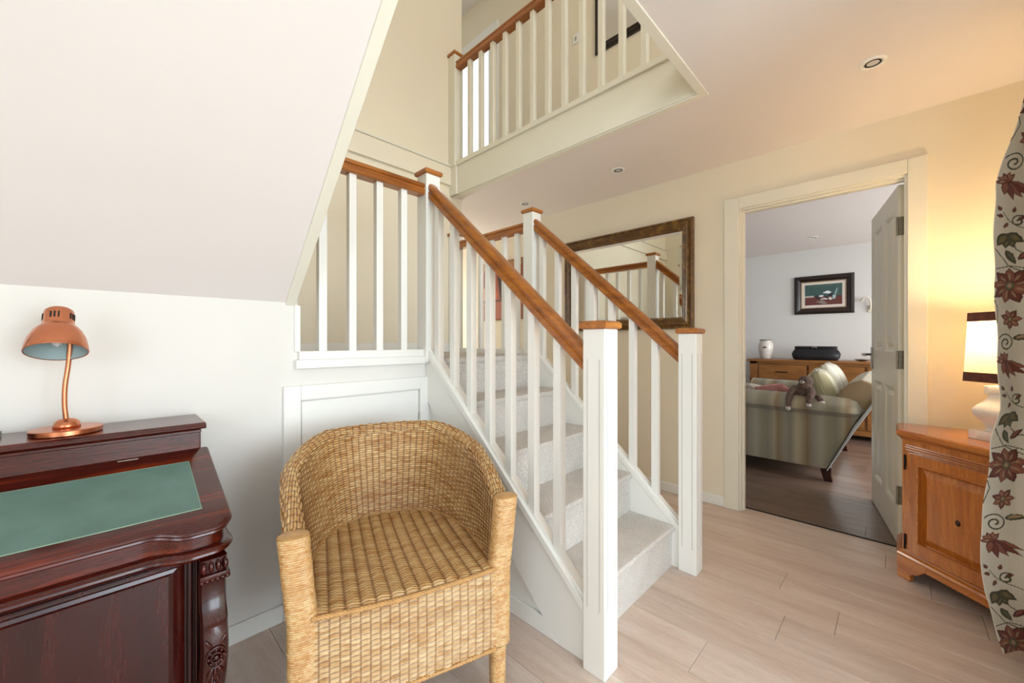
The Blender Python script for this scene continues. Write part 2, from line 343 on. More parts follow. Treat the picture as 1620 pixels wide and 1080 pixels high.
# ------------------------------------------------------------------ constants of the house (metres)
XW, YD, YB, ZC, ZF, ZL = 2.93, 1.77, 2.65, 2.314, 2.56, 1.035
YF = -.52          # short wall behind the curtain
YR = -2.7          # unseen rear wall, added with its big window for even daylight
XL = -1.75
T = lambda y: .205+(y-.81)*.905          # underside of the sloping base rail of the stairs
# ------------------------------------------------------------------ FLOORS
fl = struct(obj('floor', MB().box(XL-.1, 3.012, YR-.1, 4.3, -.1, -.012), 'soil'), 'hall floor of pale wide wood planks')
xs = np.arange(1.378-.187*17, 3.0, .187)
joints = {round(2.126, 3): .387, round(1.752, 3): .333, round(1.378, 3): .512, round(2.5, 3): -.103}
k = 0
for x in xs:
    x0 = float(x); x1 = min(x0+.187, 3.006)
    if x0 < XL-.05 or x1-x0 < .03: continue
    j0 = next((v for kx, v in joints.items() if abs(kx-x0) < .01), random.uniform(-.3, .9))
    y = j0-1.29*4; lo_y = YR-.02 if x1 < 1.97 else YF-.02
    while y < 4.2:
        ya, yb = max(y, lo_y), min(y+1.29, 4.2)
        if yb-ya > .05:
            obj('plank', MB().box(x0+.0005, x1-.0005, ya+.0005, yb-.0005, -.013, 0, .0012), 'plank', fl, origin=(x0, ya, -.012))
        y += 1.29
fl2 = struct(obj('floor', MB().box(3.014, 6.5, -2.4, 3.3, -.1, -.012), 'soil'), 'living room floor of dark brown planks')
fl2.name = 'floor_living'
for i in range(19):
    x0 = 3.016+i*.187; x1 = min(x0+.187, 6.4); y = -2.3-random.uniform(0, 1.2)
    if x1-x0 < .03: continue
    while y < 3.2:
        ya, yb = max(y, -2.3), min(y+1.29, 3.2)
        if yb-ya > .05: obj('plank', MB().box(x0+.0004, x1-.0004, ya+.0004, yb-.0004, -.013, 0, .001), 'darkplank', fl2, origin=(x0, ya, -.012))
        y += 1.29
struct(obj('trim_1', MB().box(3.004, 3.018, -.02, .745, -.001, .004, .001), 'iron'), 'thin dark threshold strip in the doorway')

# ------------------------------------------------------------------ WALLS
struct(obj('wall_right', wall_holes('x', XW, XW+.1, YF-.1, 4.3, 0, 4.95, [(-.045, .77, -.1, 2.01), (3.2, 3.96, 3.2, 4.46)]), 'wall'), 'cream wall with the mirror and the living room doorway')
struct(obj('wall_left', wall_holes('y', YD, YD+.1, XL, 1.185, 0, 1.278, [(.548, 1.185, 1.01, 1.3)]), 'wall_white'), 'off-white wall behind the desk and chair')
struct(obj('wall_back', MB().box(-.45, 2.10, YB, YB+.12, 0, 4.95), 'wall'), 'tall cream stairwell wall behind the landing')
struct(obj('wall_front', wall_holes('y', YF-.1, YF, 1.95, 3.03, 0, ZC+.02, []), 'wall'), 'short wall behind the floral curtain')
struct(obj('wall_front_upper', wall_holes('y', YF-.1, YF, XL-.1, 3.03, ZC+.02, 4.95, [(.1, 1.9, 3.15, 4.45)]), 'wall'), 'upstairs front wall')
struct(obj('wall_return_added', MB().box(1.95, 2.05, YR-.1, YF-.1, 0, ZC+.1), 'wall'), 'added return wall, out of view, beside the big window')
struct(obj('wall_rear_added', wall_holes('y', YR-.1, YR, XL-.1, 1.95, 0, ZC+.1, [(-1.55, 1.85, .1, 2.2)]), 'wall'), 'added rear wall, out of view, holding the big window')
struct(obj('wall_end', wall_holes('x', XL-.1, XL, YR, 4.3, 0, 4.95, [(-2.5, -.4, .5, 2.15)]), 'wall'), 'wall at the far left end of the hall')
struct(obj('wall_hall_end', wall_holes('y', 4.2, 4.3, -.45, 3.03, 0, 4.95, [(2.2, 2.8, .8, 2.0)]), 'wall'), 'wall closing the hall beyond the stairs')
struct(obj('wall_stairwell', MB().box(-.45, -.35, YD, 4.3, 0, 4.95).box(-.45, -.35, YF, YD, ZF, 4.95), 'wall'), 'side wall of the upper flight')
struct(obj('wall_living_back', MB().box(6.4, 6.5, -2.4, 3.3, 0, ZC+.1), 'liv'), 'pale grey living room wall with the framed painting')
struct(obj('wall_living_side', wall_holes('y', -2.3, -2.2, 3.03, 6.4, 0, ZC+.1, [(3.6, 6.1, .5, 2.1)]), 'liv'), 'living room window wall')
struct(obj('wall_living_far', MB().box(3.03, 6.4, 3.2, 3.3, 0, ZC+.1), 'liv'))
struct(obj('wall_living_near', wall_holes('x', 3.03, 3.035, -2.2, 3.2, 0, ZC+.1, [(-.06, .79, -.1, 2.03)]), 'liv'))
# ceilings
struct(obj('ceiling', MB().box(XL, 2.0, YR-.05, YF, ZC, ZC+.1).box(XL, 2.0, YF, .69, ZC, ZF-.01).box(2.0, XW, YF, 4.2, ZC, ZF-.01), 'ceil'), 'white hall ceiling around the stairwell opening')
struct(obj('ceiling_living', MB().box(3.0, 6.5, -2.4, 3.3, ZC, ZC+.1), 'ceil'), 'white living room ceiling')
struct(obj('ceiling_upper', MB().box(XL, 3.03, YF-.1, 4.3, 4.95, 5.05), 'ceil'), 'ceiling of the upper storey')
struct(obj('floor_upper', MB().box(-.35, 1.985, YF, .67, ZF-.01, ZF+.005).box(1.985, XW, YF, 4.2, ZF-.01, ZF+.005), 'carpet'), 'carpeted upper landing')
SL = (2.314-1.278)/(1.77-.645)
def zs(y): return 1.278+(1.77-y)*SL
struct(obj('ceiling_sloped', MB().prism([(1.77, zs(1.77)), (.64, zs(.64)), (.64, zs(.64)+.05), (1.87, zs(1.77)+.04), (1.87, zs(1.77)-.03)], 'x', XL, .503), 'ceil'), 'white sloping underside of the upper flight')
struct(obj('trim_2', MB().prism([(1.80, zs(1.8)-.012), (.64, zs(.64)-.012), (.64, zs(.64)+.30), (1.80, zs(1.8)+.26)], 'x', .503, .54, .002, 1), 'satin'), 'ivory string board edging the sloped soffit')
# stairwell opening trims
struct(obj('trim_3', MB().box(.54, 2.03, .655, .695, ZC-.005, ZC+.24, .002), 'satin'), 'ivory bead along the near edge of the stairwell opening')
struct(obj('trim_4', MB().box(1.992, 2.03, .690, YB, ZC-.006, ZC+.003, .002), 'satin'), 'ivory bead under the upper landing fascia')
struct(obj('trim_5', MB().box(-.35, 1.98, YB-.022, YB, 2.40, 2.548, .002), 'wall'), 'raised band across the stairwell wall')
struct(obj('trim_6', MB().box(-.35, 1.98, YB-.034, YB, 2.548, 2.562, .003), 'satin'), 'narrow ledge across the stairwell wall')
# baseboards
def bb(name, pts):
    mb = MB()
    for b in pts: mb.box(*b, 0, .068, .003, 1)
    return struct(obj(name, mb, 'gloss'))
bb('baseboard_left', [(XL, .492, YD-.014, YD)])
bb('baseboard_right', [(XW-.014, XW, .845, 4.2), (XW-.014, XW, YF, -.106)])
bb('baseboard_front', [(1.95, XW, YF, YF+.014)])
bb('baseboard_living', [(6.386, 6.4, -2.2, 3.2)])
bb('baseboard_end', [(XL, XL+.014, YF, YD)])
struct(obj('baseboard_landing', MB().box(-.35, 1.96, YB-.014, YB, ZL, ZL+.075, .003), 'gloss'))
# ------------------------------------------------------------------ WINDOWS
def window(name, axis, t, u0, u1, z0, z1, n, label):
    r = sroot(name, ((t, (u0+u1)/2, z0) if axis == 'x' else ((u0+u1)/2, t, z0)), label)
    def B(mb, a0, a1, b0, b1, d=.03, bev=.004):
        if axis == 'x': mb.box(t-d, t+d, a0, a1, b0, b1, bev)
        else: mb.box(a0, a1, t-d, t+d, b0, b1, bev)
    mb = MB()
    for (a0, a1, b0, b1) in ((u0, u0+.05, z0, z1), (u1-.05, u1, z0, z1), (u0+.05, u1-.05, z0, z0+.05), (u0+.05, u1-.05, z1-.05, z1)): B(mb, a0, a1, b0, b1)
    obj('window_frame', mb, 'gloss', r)
    wd = (u1-u0-.1)/n
    for i in range(1, n):
        mb = MB(); B(mb, u0+.05+wd*i-.03, u0+.05+wd*i+.03, z0+.05, z1-.05, .025); obj('mullion', mb, 'gloss', r)
    for i in range(n):
        mb = MB(); B(mb, u0+.05+wd*i+.005, u0+.05+wd*(i+1)-.005, z0+.052, z1-.052, .003, 0); obj('pane', mb, 'glass', r)
window('window_added_1', 'y', YR-.05, -1.55, 1.85, .1, 2.2, 4, 'added big white window, unseen behind the camera, for even daylight')
window('window_added_2', 'x', XL-.05, -2.5, -.4, .5, 2.15, 2, 'added white window in the unseen end wall, for fill light')
window('window_3', 'x', XW+.05, 3.2, 3.96, 3.2, 4.46, 1, 'bright upstairs window seen through the landing balusters')
window('window_added_4', 'y', YF-.05, .1, 1.9, 3.15, 4.45, 2, 'added upstairs front window, out of view, lighting the upper storey')
window('window_5', 'y', -2.25, 3.6, 6.1, .5, 2.1, 3, 'living room window')
window('window_added_6', 'y', 4.25, 2.2, 2.8, .8, 2.0, 1, 'added window, out of view, lighting the end of the lower hall')
struct(obj('trim_7', frame_x(XW, 3.06, 4.10, 3.06, 4.56, [(0, 0), (0, .016), (.004, .02), (.125, .02), (.13, .012), (.13, 0)]), 'gloss'), 'white casing around the upstairs window')

# ------------------------------------------------------------------ LIVING ROOM DOORWAY AND DOOR
d1 = sroot('door_1', (XW, .36, 0), 'living room doorway with its open white panelled door')
mb = MB()
for y0, y1, z0, z1 in ((.757, .845, 0, 2.072), (-.106, -.032, 0, 2.072), (-.032, .757, 1.997, 2.072)):
    mb.box(XW-.018, XW, y0, y1, z0, z1, .004, 2)
obj('door_casing', mb, 'satin', d1)
mb = MB().box(XW, 3.03, .745, .77, 0, 2.01).box(XW, 3.03, -.045, -.02, 0, 2.01).box(XW, 3.03, -.02, .745, 1.985, 2.01)
mb.box(2.955, 2.985, .733, .745, 0, 1.985, .001).box(2.955, 2.985, -.02, .733, 1.973, 1.985, .001)
obj('door_lining', mb, 'satin', d1)
# leaf: hinge at (3.03,-.01), opened so that its free edge stands at (3.73,.135)
DA = math.radians(10.3)
leaf = MB(); W_, Hh, TH = .755, 1.975, .038
# leaf local: x along leaf from hinge, y thickness (+y is the face towards the hall view)
panels = [(.10, .335, .20, .86), (.42, .655, .20, .86), (.10, .335, 1.06, 1.86), (.42, .655, 1.06, 1.86)]
lf = wall_holes('y', 0, TH, 0, W_, .006, Hh, [(p[0], p[1], p[2], p[3]) for p in panels])
lo = obj('door_leaf', lf, 'satin', d1, local=True); lo.location = (3.032-XW, -.035-.36, 0); lo.rotation_euler = (0, 0, DA)
WLOC[lo.name] = Vector((0, 0, 0))
for p in panels:
    mb = MB(); a, b, c, d = p; vs = []; prof = [(0, .000), (.012, .004), (.022, .012), (.03, .012), (.055, .003), (.055, .003)]
    for sgn in (0, 1):
        o0 = len(mb.v); vs = []
        for ins, dep in prof:
            yy = TH-dep if sgn else dep
            for (u, z) in ((a+ins, c+ins), (b-ins, c+ins), (b-ins, d-ins), (a+ins, d-ins)): vs.append((u, yy, z))
        n = len(prof); mb.add(vs, [(i*4+q, i*4+(q+1) % 4, (i+1)*4+(q+1) % 4, (i+1)*4+q) for i in range(n-1) for q in range(4)]+[((n-1)*4, (n-1)*4+1, (n-1)*4+2, (n-1)*4+3)])
    obj('door_panel', mb, 'satin', lo, local=True)
mb = MB().box(.70, .742, TH, TH+.008, .93, 1.08, .003); mb.tube([(.72, TH, 1.03), (.72, TH+.05, 1.03), (.70, TH+.055, 1.03), (.60, TH+.055, 1.028)], .008)
mb.box(.70, .742, -.008, 0, .93, 1.08, .003); mb.tube([(.72, 0, 1.03), (.72, -.05, 1.03), (.70, -.055, 1.03), (.60, -.055, 1.028)], .008)
obj('lever_handle', mb, 'steel', lo, True, True)
for z in (.28, 1.02, 1.75):
    mb = MB().box(-.003, 0, .003, .034, z-.05, z+.05, .0005); mb.tube([(-.004, TH+.004, z-.05), (-.004, TH+.004, z+.05)], .006, 10)
    mb.box(-.003, -.001, TH, TH+.004, z-.05, z+.05)
    for q in (-.035, 0, .035): mb.lathe([(.0035, 0), (.0035, .001)], (0, 0, 0), 10, Matrix.Translation((-.0045, .018, z+q)) @ Matrix.Rotation(PI/2, 4, 'Y'))
    obj('hinge', mb, 'brass', lo, False, True)

# ------------------------------------------------------------------ CUPBOARD UNDER THE LANDING
d2 = sroot('door_2', (.84, YD, 0), 'low white cupboard door under the landing, behind the wicker chair')
mb = MB()
for x0, x1, z0, z1 in ((.492, .556, 0, .938), (1.122, 1.184, 0, .938), (.556, 1.122, .878, .938)): mb.box(x0, x1, YD-.018, YD, z0, z1, .003, 2)
obj('door_casing', mb, 'gloss', d2)
obj('door_leaf', MB().box(.560, 1.116, YD-.008, YD+.002, .02, .872, .002), 'gloss', d2)
for z in (.2, .72): obj('hinge', MB().tube([(1.119, YD-.010, z-.035), (1.119, YD-.010, z+.035)], .004, 8), 'steel', d2)

# ------------------------------------------------------------------ STAIRCASE
st = thing('staircase', 'white staircase with hardwood handrails and pale grey carpet, rising to the half landing', 'staircase', (1.58, .8, 0))
# carpeted steps
G, R_ = .2275, .207
for i in range(5):
    y0 = .80+G*i; zt = R_*(i+1); depth = .27 if i < 4 else YB-y0-.001
    x0, x1 = 1.196, 1.972
    if i == 4: continue
    bm = MB(); pr = [(y0+.012, zt-R_+ (0 if i == 0 else -.02)), (y0+.012, zt-.035), (y0, zt-.03), (y0-.004, zt-.015), (y0+.002, zt-.004), (y0+.014, zt), (y0+depth, zt), (y0+depth, zt-R_+(0 if i == 0 else -.02))]
    bm.prism(pr, 'x', x0, x1); obj('carpet_step', bm, 'carpet', st, 'auto')
y0 = .80+G*4; zt = ZL
pr = [(y0+.012, zt-.22), (y0+.012, zt-.035), (y0, zt-.03), (y0-.004, zt-.015), (y0+.002, zt-.004), (y0+.014, zt), (YD+.02, zt), (YD+.02, zt-.22)]
mb = MB().prism(pr, 'x', 1.196, 1.972); mb.box(-.35, 1.985, YD+.002, YB, zt-.10, zt-.0004)
obj('landing_carpet', mb, 'carpet', st, 'auto')
obj('landing_edge', MB().box(1.972, 2.02, YD+.05, YB, ZL-.22, ZL+.022, .003), 'gloss', st)
# strings (side boards)
def string_poly(y0, y1):
    return [(y0, 0), (.905, 0), (y1, .775+(y1-1.72)*.94), (y1, T(y1)), (y0, T(y0))]
for xa, xb in ((1.165, 1.196), (1.974, 2.006)):
    obj('side_string', MB().prism(string_poly(.775, YD-.002), 'x', xa, xb, .002, 1), 'gloss', st)
mb = MB().prism([(.92, 0), (YD-.002, 0), (YD-.002, .81)], 'x', 1.180, 1.186); obj('spandrel_panel', mb, 'gloss', st)
mb = MB().prism([(.905, 0), (YD-.020, 0), (YD-.020, .068), (.968, .068)], 'x', 1.1655, 1.180, .002, 1); obj('skirting', mb, 'gloss', st)
mb = MB().prism([(.92, 0), (YD-.002, 0), (YD-.002, .81)], 'x', 1.984, 1.990); obj('spandrel_panel', mb, 'gloss', st)
NX = (1.1825, 2.0025); HW = .0425
def newel(x, y, z0, z1, mat='gloss', groove=True, parent=None, w=HW, groove_z=None):
    n = obj('newel_post', MB().box(x-w, x+w, y-w, y+w, z0, z1-.028, .0035, 2), mat, parent)
    if groove:
        ga, gb = groove_z
        for s in (-1, 1):                      # pair of stopped flutes on the two visible faces
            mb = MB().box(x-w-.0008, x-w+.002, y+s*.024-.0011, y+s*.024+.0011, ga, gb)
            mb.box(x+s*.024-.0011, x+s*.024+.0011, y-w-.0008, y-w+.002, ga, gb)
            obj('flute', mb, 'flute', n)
    c = MB(); a = w+.010
    vs = []
    for ins, z in ((.006, z1-.028), (0, z1-.023), (0, z1-.008), (.006, z1-.002), (.014, z1)):
        q = a-ins; vs += [(x-q, y-q, z), (x+q, y-q, z), (x+q, y+q, z), (x-q, y+q, z)]
    fs = [(i*4+k, i*4+(k+1) % 4, i*4+4+(k+1) % 4, i*4+4+k) for i in range(4) for k in range(4)]+[(0, 1, 2, 3)]
    o = len(vs); vs.append((x, y, z1+.003)); fs += [(16+k, 16+(k+1) % 4, o) for k in range(4)]
    c.add(vs, fs); cp = obj('newel_cap', c, 'cap', n); return n
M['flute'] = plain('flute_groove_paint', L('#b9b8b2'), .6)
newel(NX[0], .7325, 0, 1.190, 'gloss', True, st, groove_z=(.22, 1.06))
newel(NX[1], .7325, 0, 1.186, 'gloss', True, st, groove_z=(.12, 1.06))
newel(NX[0], YD, ZL-.02, 2.012, 'gloss', False, st)
newel(NX[1], YD, ZL-.25, 2.008, 'gloss', False, st)
newel(NX[1], YB-.045, ZL-.03, 2.008, 'gloss', False, st)
# sloping base rails, balusters, handrails
RP = [(-.031, -.026), (-.031, -.006), (-.024, -.001), (-.024, .005), (-.031, .010), (-.031, .018), (-.024, .028), (-.012, .032), (.012, .032), (.024, .028), (.031, .018), (.031, .010), (.024, .005), (.024, -.001), (.031, -.006), (.031, -.026), (.026, -.031), (-.026, -.031)]
def sweep_rail(xc, ya, yb, zf, prof=RP, k=1.0):
    """rail running along Y at xc; zf(y) centre height; vertical end cuts; k stretches the section on slopes"""
    vs = []; n = len(prof)
    for y in (ya, yb):
        for u, v in prof: vs.append((xc+u, y, zf(y)+v*k))
    return MB().add(vs, [(i, (i+1) % n, n+(i+1) % n, n+i) for i in range(n)]+[list(range(n)), list(range(n, 2*n))])
def sweep_rail_x(yc, xa, xb, z, prof=RP):
    vs = []; n = len(prof)
    for x in (xa, xb):
        for u, v in prof: vs.append((x, yc+u, z+v))
    return MB().add(vs, [(i, (i+1) % n, n+(i+1) % n, n+i) for i in range(n)]+[list(range(n)), list(range(n, 2*n))])
HR = lambda y: 1.063+(y-.79)*.885
B = .0165
ybal = [.908+.1277*i for i in range(7)]
for xc in NX:
    y0, y1 = .775, YD-.0425
    mb = MB().prism([(y0, T(y0)), (y1, T(y1)), (y1, T(y1)+.036), (y0, T(y0)+.036)], 'x', xc-.031, xc+.031, .003, 2); obj('base_rail', mb, 'gloss', st)
    obj('handrail', sweep_rail(xc, y0, y1, HR, k=1.3), 'rail', st, 'auto')
    for y in ybal:
        bt = lambda q: T(q)+.034
        tp = lambda q: HR(q)-.036
        vs = []
        for (dx, dy) in ((-B, -B), (B, -B), (B, B), (-B, B)): vs += [(xc+dx, y+dy, bt(y+dy)), (xc+dx, y+dy, tp(y+dy))]
        bm = MB().add(vs, [(0, 2, 3, 1), (2, 4, 5, 3), (4, 6, 7, 5), (6, 0, 1, 7), (0, 6, 4, 2), (1, 3, 5, 7)]); obj('baluster', bm, 'gloss', st)
    ed = [y0]+[q for y in ybal for q in (y-B, y+B)]+[y1]
    for a, b in zip(ed[::2], ed[1::2]):
        if b-a > .03:
            obj('spacer_fillet', MB().prism([(a, T(a)+.035), (b, T(b)+.035), (b, T(b)+.046), (a, T(a)+.046)], 'x', xc-B, xc+B), 'gloss', st)
# landing balustrade above the cupboard (runs along X)
obj('base_rail', MB().box(.548, 1.14, YD-.022, YD+.06, 1.045, 1.080, .003, 2).box(.534, 1.16, YD-.030, YD+.04, 1.008, 1.045, .004, 2).box(.534, .556, YD-.012, YD+.05, 1.078, 1.268, .004, 2), 'gloss', st)
obj('handrail', sweep_rail_x(YD, .546, 1.14, 1.905), 'railx', st, 'auto')
bproto = None
for x in (.643, .772, .901, 1.030):
    if bproto is None: bproto = obj('baluster', MB().box(-B, B, -B, B, 0, .795, .001), 'gloss', st, local=True); o = bproto
    else: o = copyobj(bproto)
    o.location = (x-1.58, YD-.8, 1.079)
# landing balustrade on the far side (runs along Y)
obj('base_rail', MB().box(NX[1]-.031, NX[1]+.031, YD+.0425, YB-.088, ZL+.002, ZL+.034, .003, 2), 'gloss', st)
obj('handrail', sweep_rail(NX[1], YD+.0425, YB-.088, lambda y: 1.900), 'rail', st, 'auto')
for y in (1.905, 2.032, 2.165, 2.292, 2.42):
    obj('baluster', MB().box(NX[1]-B, NX[1]+B, y-B, y+B, ZL+.033, 1.872, .001), 'gloss', st)
# upper flight (its treads lie over the sloped soffit)
for i in range(7):
    y1 = 2.36-i*.228; z = ZL+.207*(i+1)
    obj('carpet_step', MB().prism([(y1, z-.20), (y1+.004, z-.012), (y1-.01, z), (y1-.25, z), (y1-.25, z-.012)], 'x', -.348, .502), 'carpet', st, 'auto')

# upper landing balustrade
ub = thing('landing_balustrade', 'upper landing balustrade with square white balusters above the ivory fascia', 'balustrade', (2.0, 1.6, ZC))
obj('fascia_board', MB().box(1.985, 2.0, .695, YB, ZC+.002, 2.545, .002), 'satin', ub)
obj('base_rail', MB().box(1.972, 2.032, .695, YB-.085, 2.545, 2.578, .003, 2), 'satin', ub)
obj('handrail', sweep_rail(2.002, .695, YB-.085, lambda y: 3.365), 'rail', ub, 'auto')
for i in range(12):
    y = .967+.1317*i
    obj('baluster', MB().box(2.002-B, 2.002+B, y-B, y+B, 2.577, 3.336, .001), 'satin', ub)
newel(2.0025, YB-.0425, 2.545, 3.475, 'satin', False, ub)
obj('wall_trim', MB().box(1.972, 2.0, YB-.09, YB-.001, ZC+.002, 2.546, .002), 'satin', ub)

# ------------------------------------------------------------------ DOWNLIGHTS
first = None
for i, (x, y, z, lb) in enumerate(((2.293, .079, ZC, 'largest white recessed downlight in the hall ceiling above the doorway'), (2.49, 1.399, ZC, 'white recessed downlight between the stairwell opening and the mirror'), (2.532, 2.315, ZC, 'white recessed downlight above the far newel post'), (5.652, .70, ZC, 'recessed downlight in the living room ceiling beyond the doorway'))):
    g = 'recessed ceiling downlights'
    t = thing('ceiling_downlight', lb, 'downlight', (x, y, z), 0, g)
    if first is None:
        a = obj('trim_ring', MB().lathe([(.030, 0), (.031, -.004), (.042, -.006), (.046, -.003), (.046, 0)], seg=32, close=True), 'gloss', t, True, True)
        b = obj('lamp_lens', MB().lathe([(0, -.001), (.020, -.0015), (.0305, -.003), (.0305, 0)], seg=24), 'bulb', t, True, True)
        c = obj('reflector_gap', MB().lathe([(.0215, -.0032), (.0255, -.0042), (.0275, -.0040), (.0275, -.001), (.0215, -.001)], seg=24, close=True), 'iron', t, True, True); first = (a, b, c)
    else:
        for q in first: copyobj(q, None, t)

# ------------------------------------------------------------------ canvas painting helpers (flat print as colour on cloth/board)
def hexa(h): return np.array(L(h))
def in_poly(U, V, P):
    ins = np.zeros(U.shape, bool); n = len(P)
    for i in range(n):
        x1, y1 = P[i]; x2, y2 = P[(i+1) % n]
        if y1 == y2: continue
        c = ((y1 > V) != (y2 > V)) & (U < (x2-x1)*(V-y1)/(y2-y1)+x1); ins ^= c
    return ins
def paint(C, mask, h, a=1.0): C[mask] = C[mask]*(1-a)+hexa(h)*a
def near_line(U, V, P, w0, w1=None):
    m = np.zeros(U.shape, bool); n = len(P)-1; w1 = w0 if w1 is None else w1
    for i in range(n):
        (x1, y1), (x2, y2) = P[i], P[i+1]; dx, dy = x2-x1, y2-y1; l2 = dx*dx+dy*dy+1e-12
        t = np.clip(((U-x1)*dx+(V-y1)*dy)/l2, 0, 1); d2 = (U-x1-t*dx)**2+(V-y1-t*dy)**2
        ww = w0+(w1-w0)*((i+t)/n); m |= d2 < ww**2
    return m

# ------------------------------------------------------------------ MIRROR (hall)
mr = thing('wall_mirror', 'large wide mirror in a dark gilt wooden frame on the hall wall behind the stairs', 'mirror', (XW, 1.606, 1.21))
y0, y1, z0, z1 = 1.042, 2.17, 1.212, 2.008
obj('frame', frame_x(XW, y0, y1, z0, z1, [(0, .001), (0, .028), (.006, .036), (.014, .038), (.020, .031), (.024, .031), (.030, .041), (.040, .043), (.048, .036), (.056, .028), (.062, .026), (.068, .029), (.076, .026), (.082, .016), (.086, .008), (.086, .001)]), 'goldframe', mr)
mb = MB().box(XW-.008, XW-.001, y0+.08, y1-.08, z0+.08, z1-.08); obj('mirror_glass', mb, 'mirror', mr)
obj('glass_bevel', frame_x(XW, y0+.086, y1-.086, z0+.086, z1-.086, [(0, .0082), (0, .0086), (.018, .0105), (.0185, .0082)]), 'mirror', mr)

# ------------------------------------------------------------------ FRAMED PICTURES
def picture(name, label, x, y0, y1, z0, z1, fw, fmat, mount, painter, slip=None, res=(150, 110), fh=.03):
    t = thing(name, label, 'picture', (x, (y0+y1)/2, z0))
    obj('frame', frame_x(x, y0, y1, z0, z1, [(0, .001), (0, fh*.6), (.006, fh*.85), (fw*.35, fh), (fw*.6, fh*.9), (fw*.85, fh*.55), (fw, fh*.45), (fw, .001)]), fmat, t)
    ins = fw
    if slip: obj('gilt_slip', frame_x(x, y0+fw, y1-fw, z0+fw, z1-fw, [(0, .002), (0, .012), (.010, .010), (.014, .002)]), slip, t); ins += .012
    if mount: obj('mount_board', MB().box(x-.006, x-.001, y0+ins, y1-ins, z0+ins, z1-ins), 'mount', t); ins += mount
    a, b, c, d = y0+ins, y1-ins, z0+ins, z1-ins; nu, nv = res
    u = np.linspace(0, 1, nu); v = np.linspace(0, 1, nv); U, V = np.meshgrid(u, v, indexing='ij')
    P = np.stack([np.full_like(U, x-.0085), b-(b-a)*U, c+(d-c)*V], -1)     # u runs left to right as seen
    C = painter(U, V, (b-a)/(d-c)); grid_obj('painting', P, 'paint', t, C)
    return t
M['paint'] = vcol('printed_picture', .35)
def harbour(U, V, asp):
    C = np.zeros(U.shape+(3,)); C[:] = hexa('#3f5c5a'); paint(C, V < .42, '#6a3a34'); n = np.random.RandomState(3)
    g = n.rand(*U.shape); C *= (.82+.3*g)[..., None]
    paint(C, (V > .38) & (V < .46) & (U < .35), '#c9c6c0', .8)
    for k in range(14):
        a = .15+n.rand()*.6; b = .22+n.rand()*.22; w_ = .03+n.rand()*.05; paint(C, in_poly(U, V, [(a, b), (a+w_*1.5, b-.02), (a+w_*1.8, b+.08), (a+.02, b+.07)]), n.choice(['#e8e6e6', '#d6d9dc', '#2c2a32', '#39465a', '#b8b0a8', '#c8a890']))
    paint(C, in_poly(U, V, [(.48, .58), (.62, .68), (.72, .60), (.66, .52)]), '#e4ecf2')
    paint(C, in_poly(U, V, [(.80, .50), (.86, .78), (.88, .76), (.84, .50)]), '#9fc0c0')
    paint(C, in_poly(U, V, [(.62, .52), (.84, .50), (.86, .32), (.80, .46), (.66, .36)]), '#23242e')
    paint(C, in_poly(U, V, [(.76, .46), (.84, .48), (.82, .28), (.74, .26)]), '#a8c4c4')
    paint(C, in_poly(U, V, [(.3, .16), (.5, .22), (.62, .05), (.5, .03)]), '#8a8078')
    for p in ([(.08, .9), (.9, .93)], [(.08, .9), (.08, .5)], [(.9, .93), (.9, .5)]): paint(C, near_line(U, V, p, .006), '#7d7a62', .8)
    return C
picture('framed_painting', 'dark framed harbour painting on the pale living room wall', 6.4, .388, .993, 1.474, 1.967, .075, 'darkframe', .028, harbour, 'giltline')
def bottles(U, V, asp):
    C = np.zeros(U.shape+(3,)); C[:] = hexa('#a4502e'); paint(C, V < .33, '#b0604a'); paint(C, V > .9, '#b98a60')
    paint(C, in_poly(U, V, [(.0, .35), (.0, .82), (.35, .86), (.3, .35)]), '#8a2c22'); paint(C, in_poly(U, V, [(.5, .33), (.42, .8), (.62, .9), (.72, .33)]), '#3a1c1c')
    paint(C, ((U-.12)/.14)**2+((V-.42)/.16)**2 < 1, '#c98a52'); paint(C, ((U-.32)/.11)**2+((V-.42)/.14)**2 < 1, '#c26038')
    paint(C, ((U-.75)/.12)**2+((V-.45)/.18)**2 < 1, '#c48a50'); paint(C, (V > .31) & (V < .34), '#5a2a1c'); return C
picture('still_life_picture', 'red and orange still life picture on the hall wall beyond the landing balusters', XW, 2.70, 3.36, 1.347, 1.968, .014, 'side', 0, bottles, None, (90, 90), .02)
um = thing('landing_mirror', 'upstairs mirror in a carved dark wood frame, only its lower corner showing', 'mirror', (XW, 1.4, 3.57))
obj('frame', frame_x(XW, .75, 1.855, 3.565, 4.75, [(0, .001), (0, .02), (.008, .03), (.018, .022), (.03, .032), (.044, .024), (.055, .03), (.065, .018), (.065, .001)]), 'darkframe', um)
obj('mirror_glass', MB().box(XW-.006, XW-.001, .81, 1.80, 3.625, 4.69), 'mirror', um)
sw = thing('light_switch', 'small white rocker light switch on the upstairs wall', 'switch', (XW, 2.06, 3.78))
obj('plate', MB().box(XW-.008, XW, 2.03, 2.095, 3.78, 3.865, .002, 2), 'gloss', sw); obj('rocker', MB().box(XW-.012, XW-.007, 2.055, 2.07, 3.805, 3.84, .001), 'steel', sw)

# ------------------------------------------------------------------ DAVENPORT DESK
dk = thing('writing_desk', 'polished mahogany slope-top writing desk with a green leather panel', 'desk', (-.13, 1.45, 0))
X0, X1 = -.50, .222
# gallery with lid
obj('gallery_box', MB().box(X0+.02, .204, 1.556, 1.745, .775, .845, .003, 2).box(X0+.01, .205, 1.552, 1.748, .838, .848, .002), 'mahog', dk)
mb = MB(); mb.prism([(1.542, .850), (1.538, .856), (1.540, .861), (1.546, .864), (1.552, .868), (1.750, .868), (1.750, .850)], 'x', X0-.005, .216, .0015, 1); obj('gallery_lid', mb, 'mahog', dk)
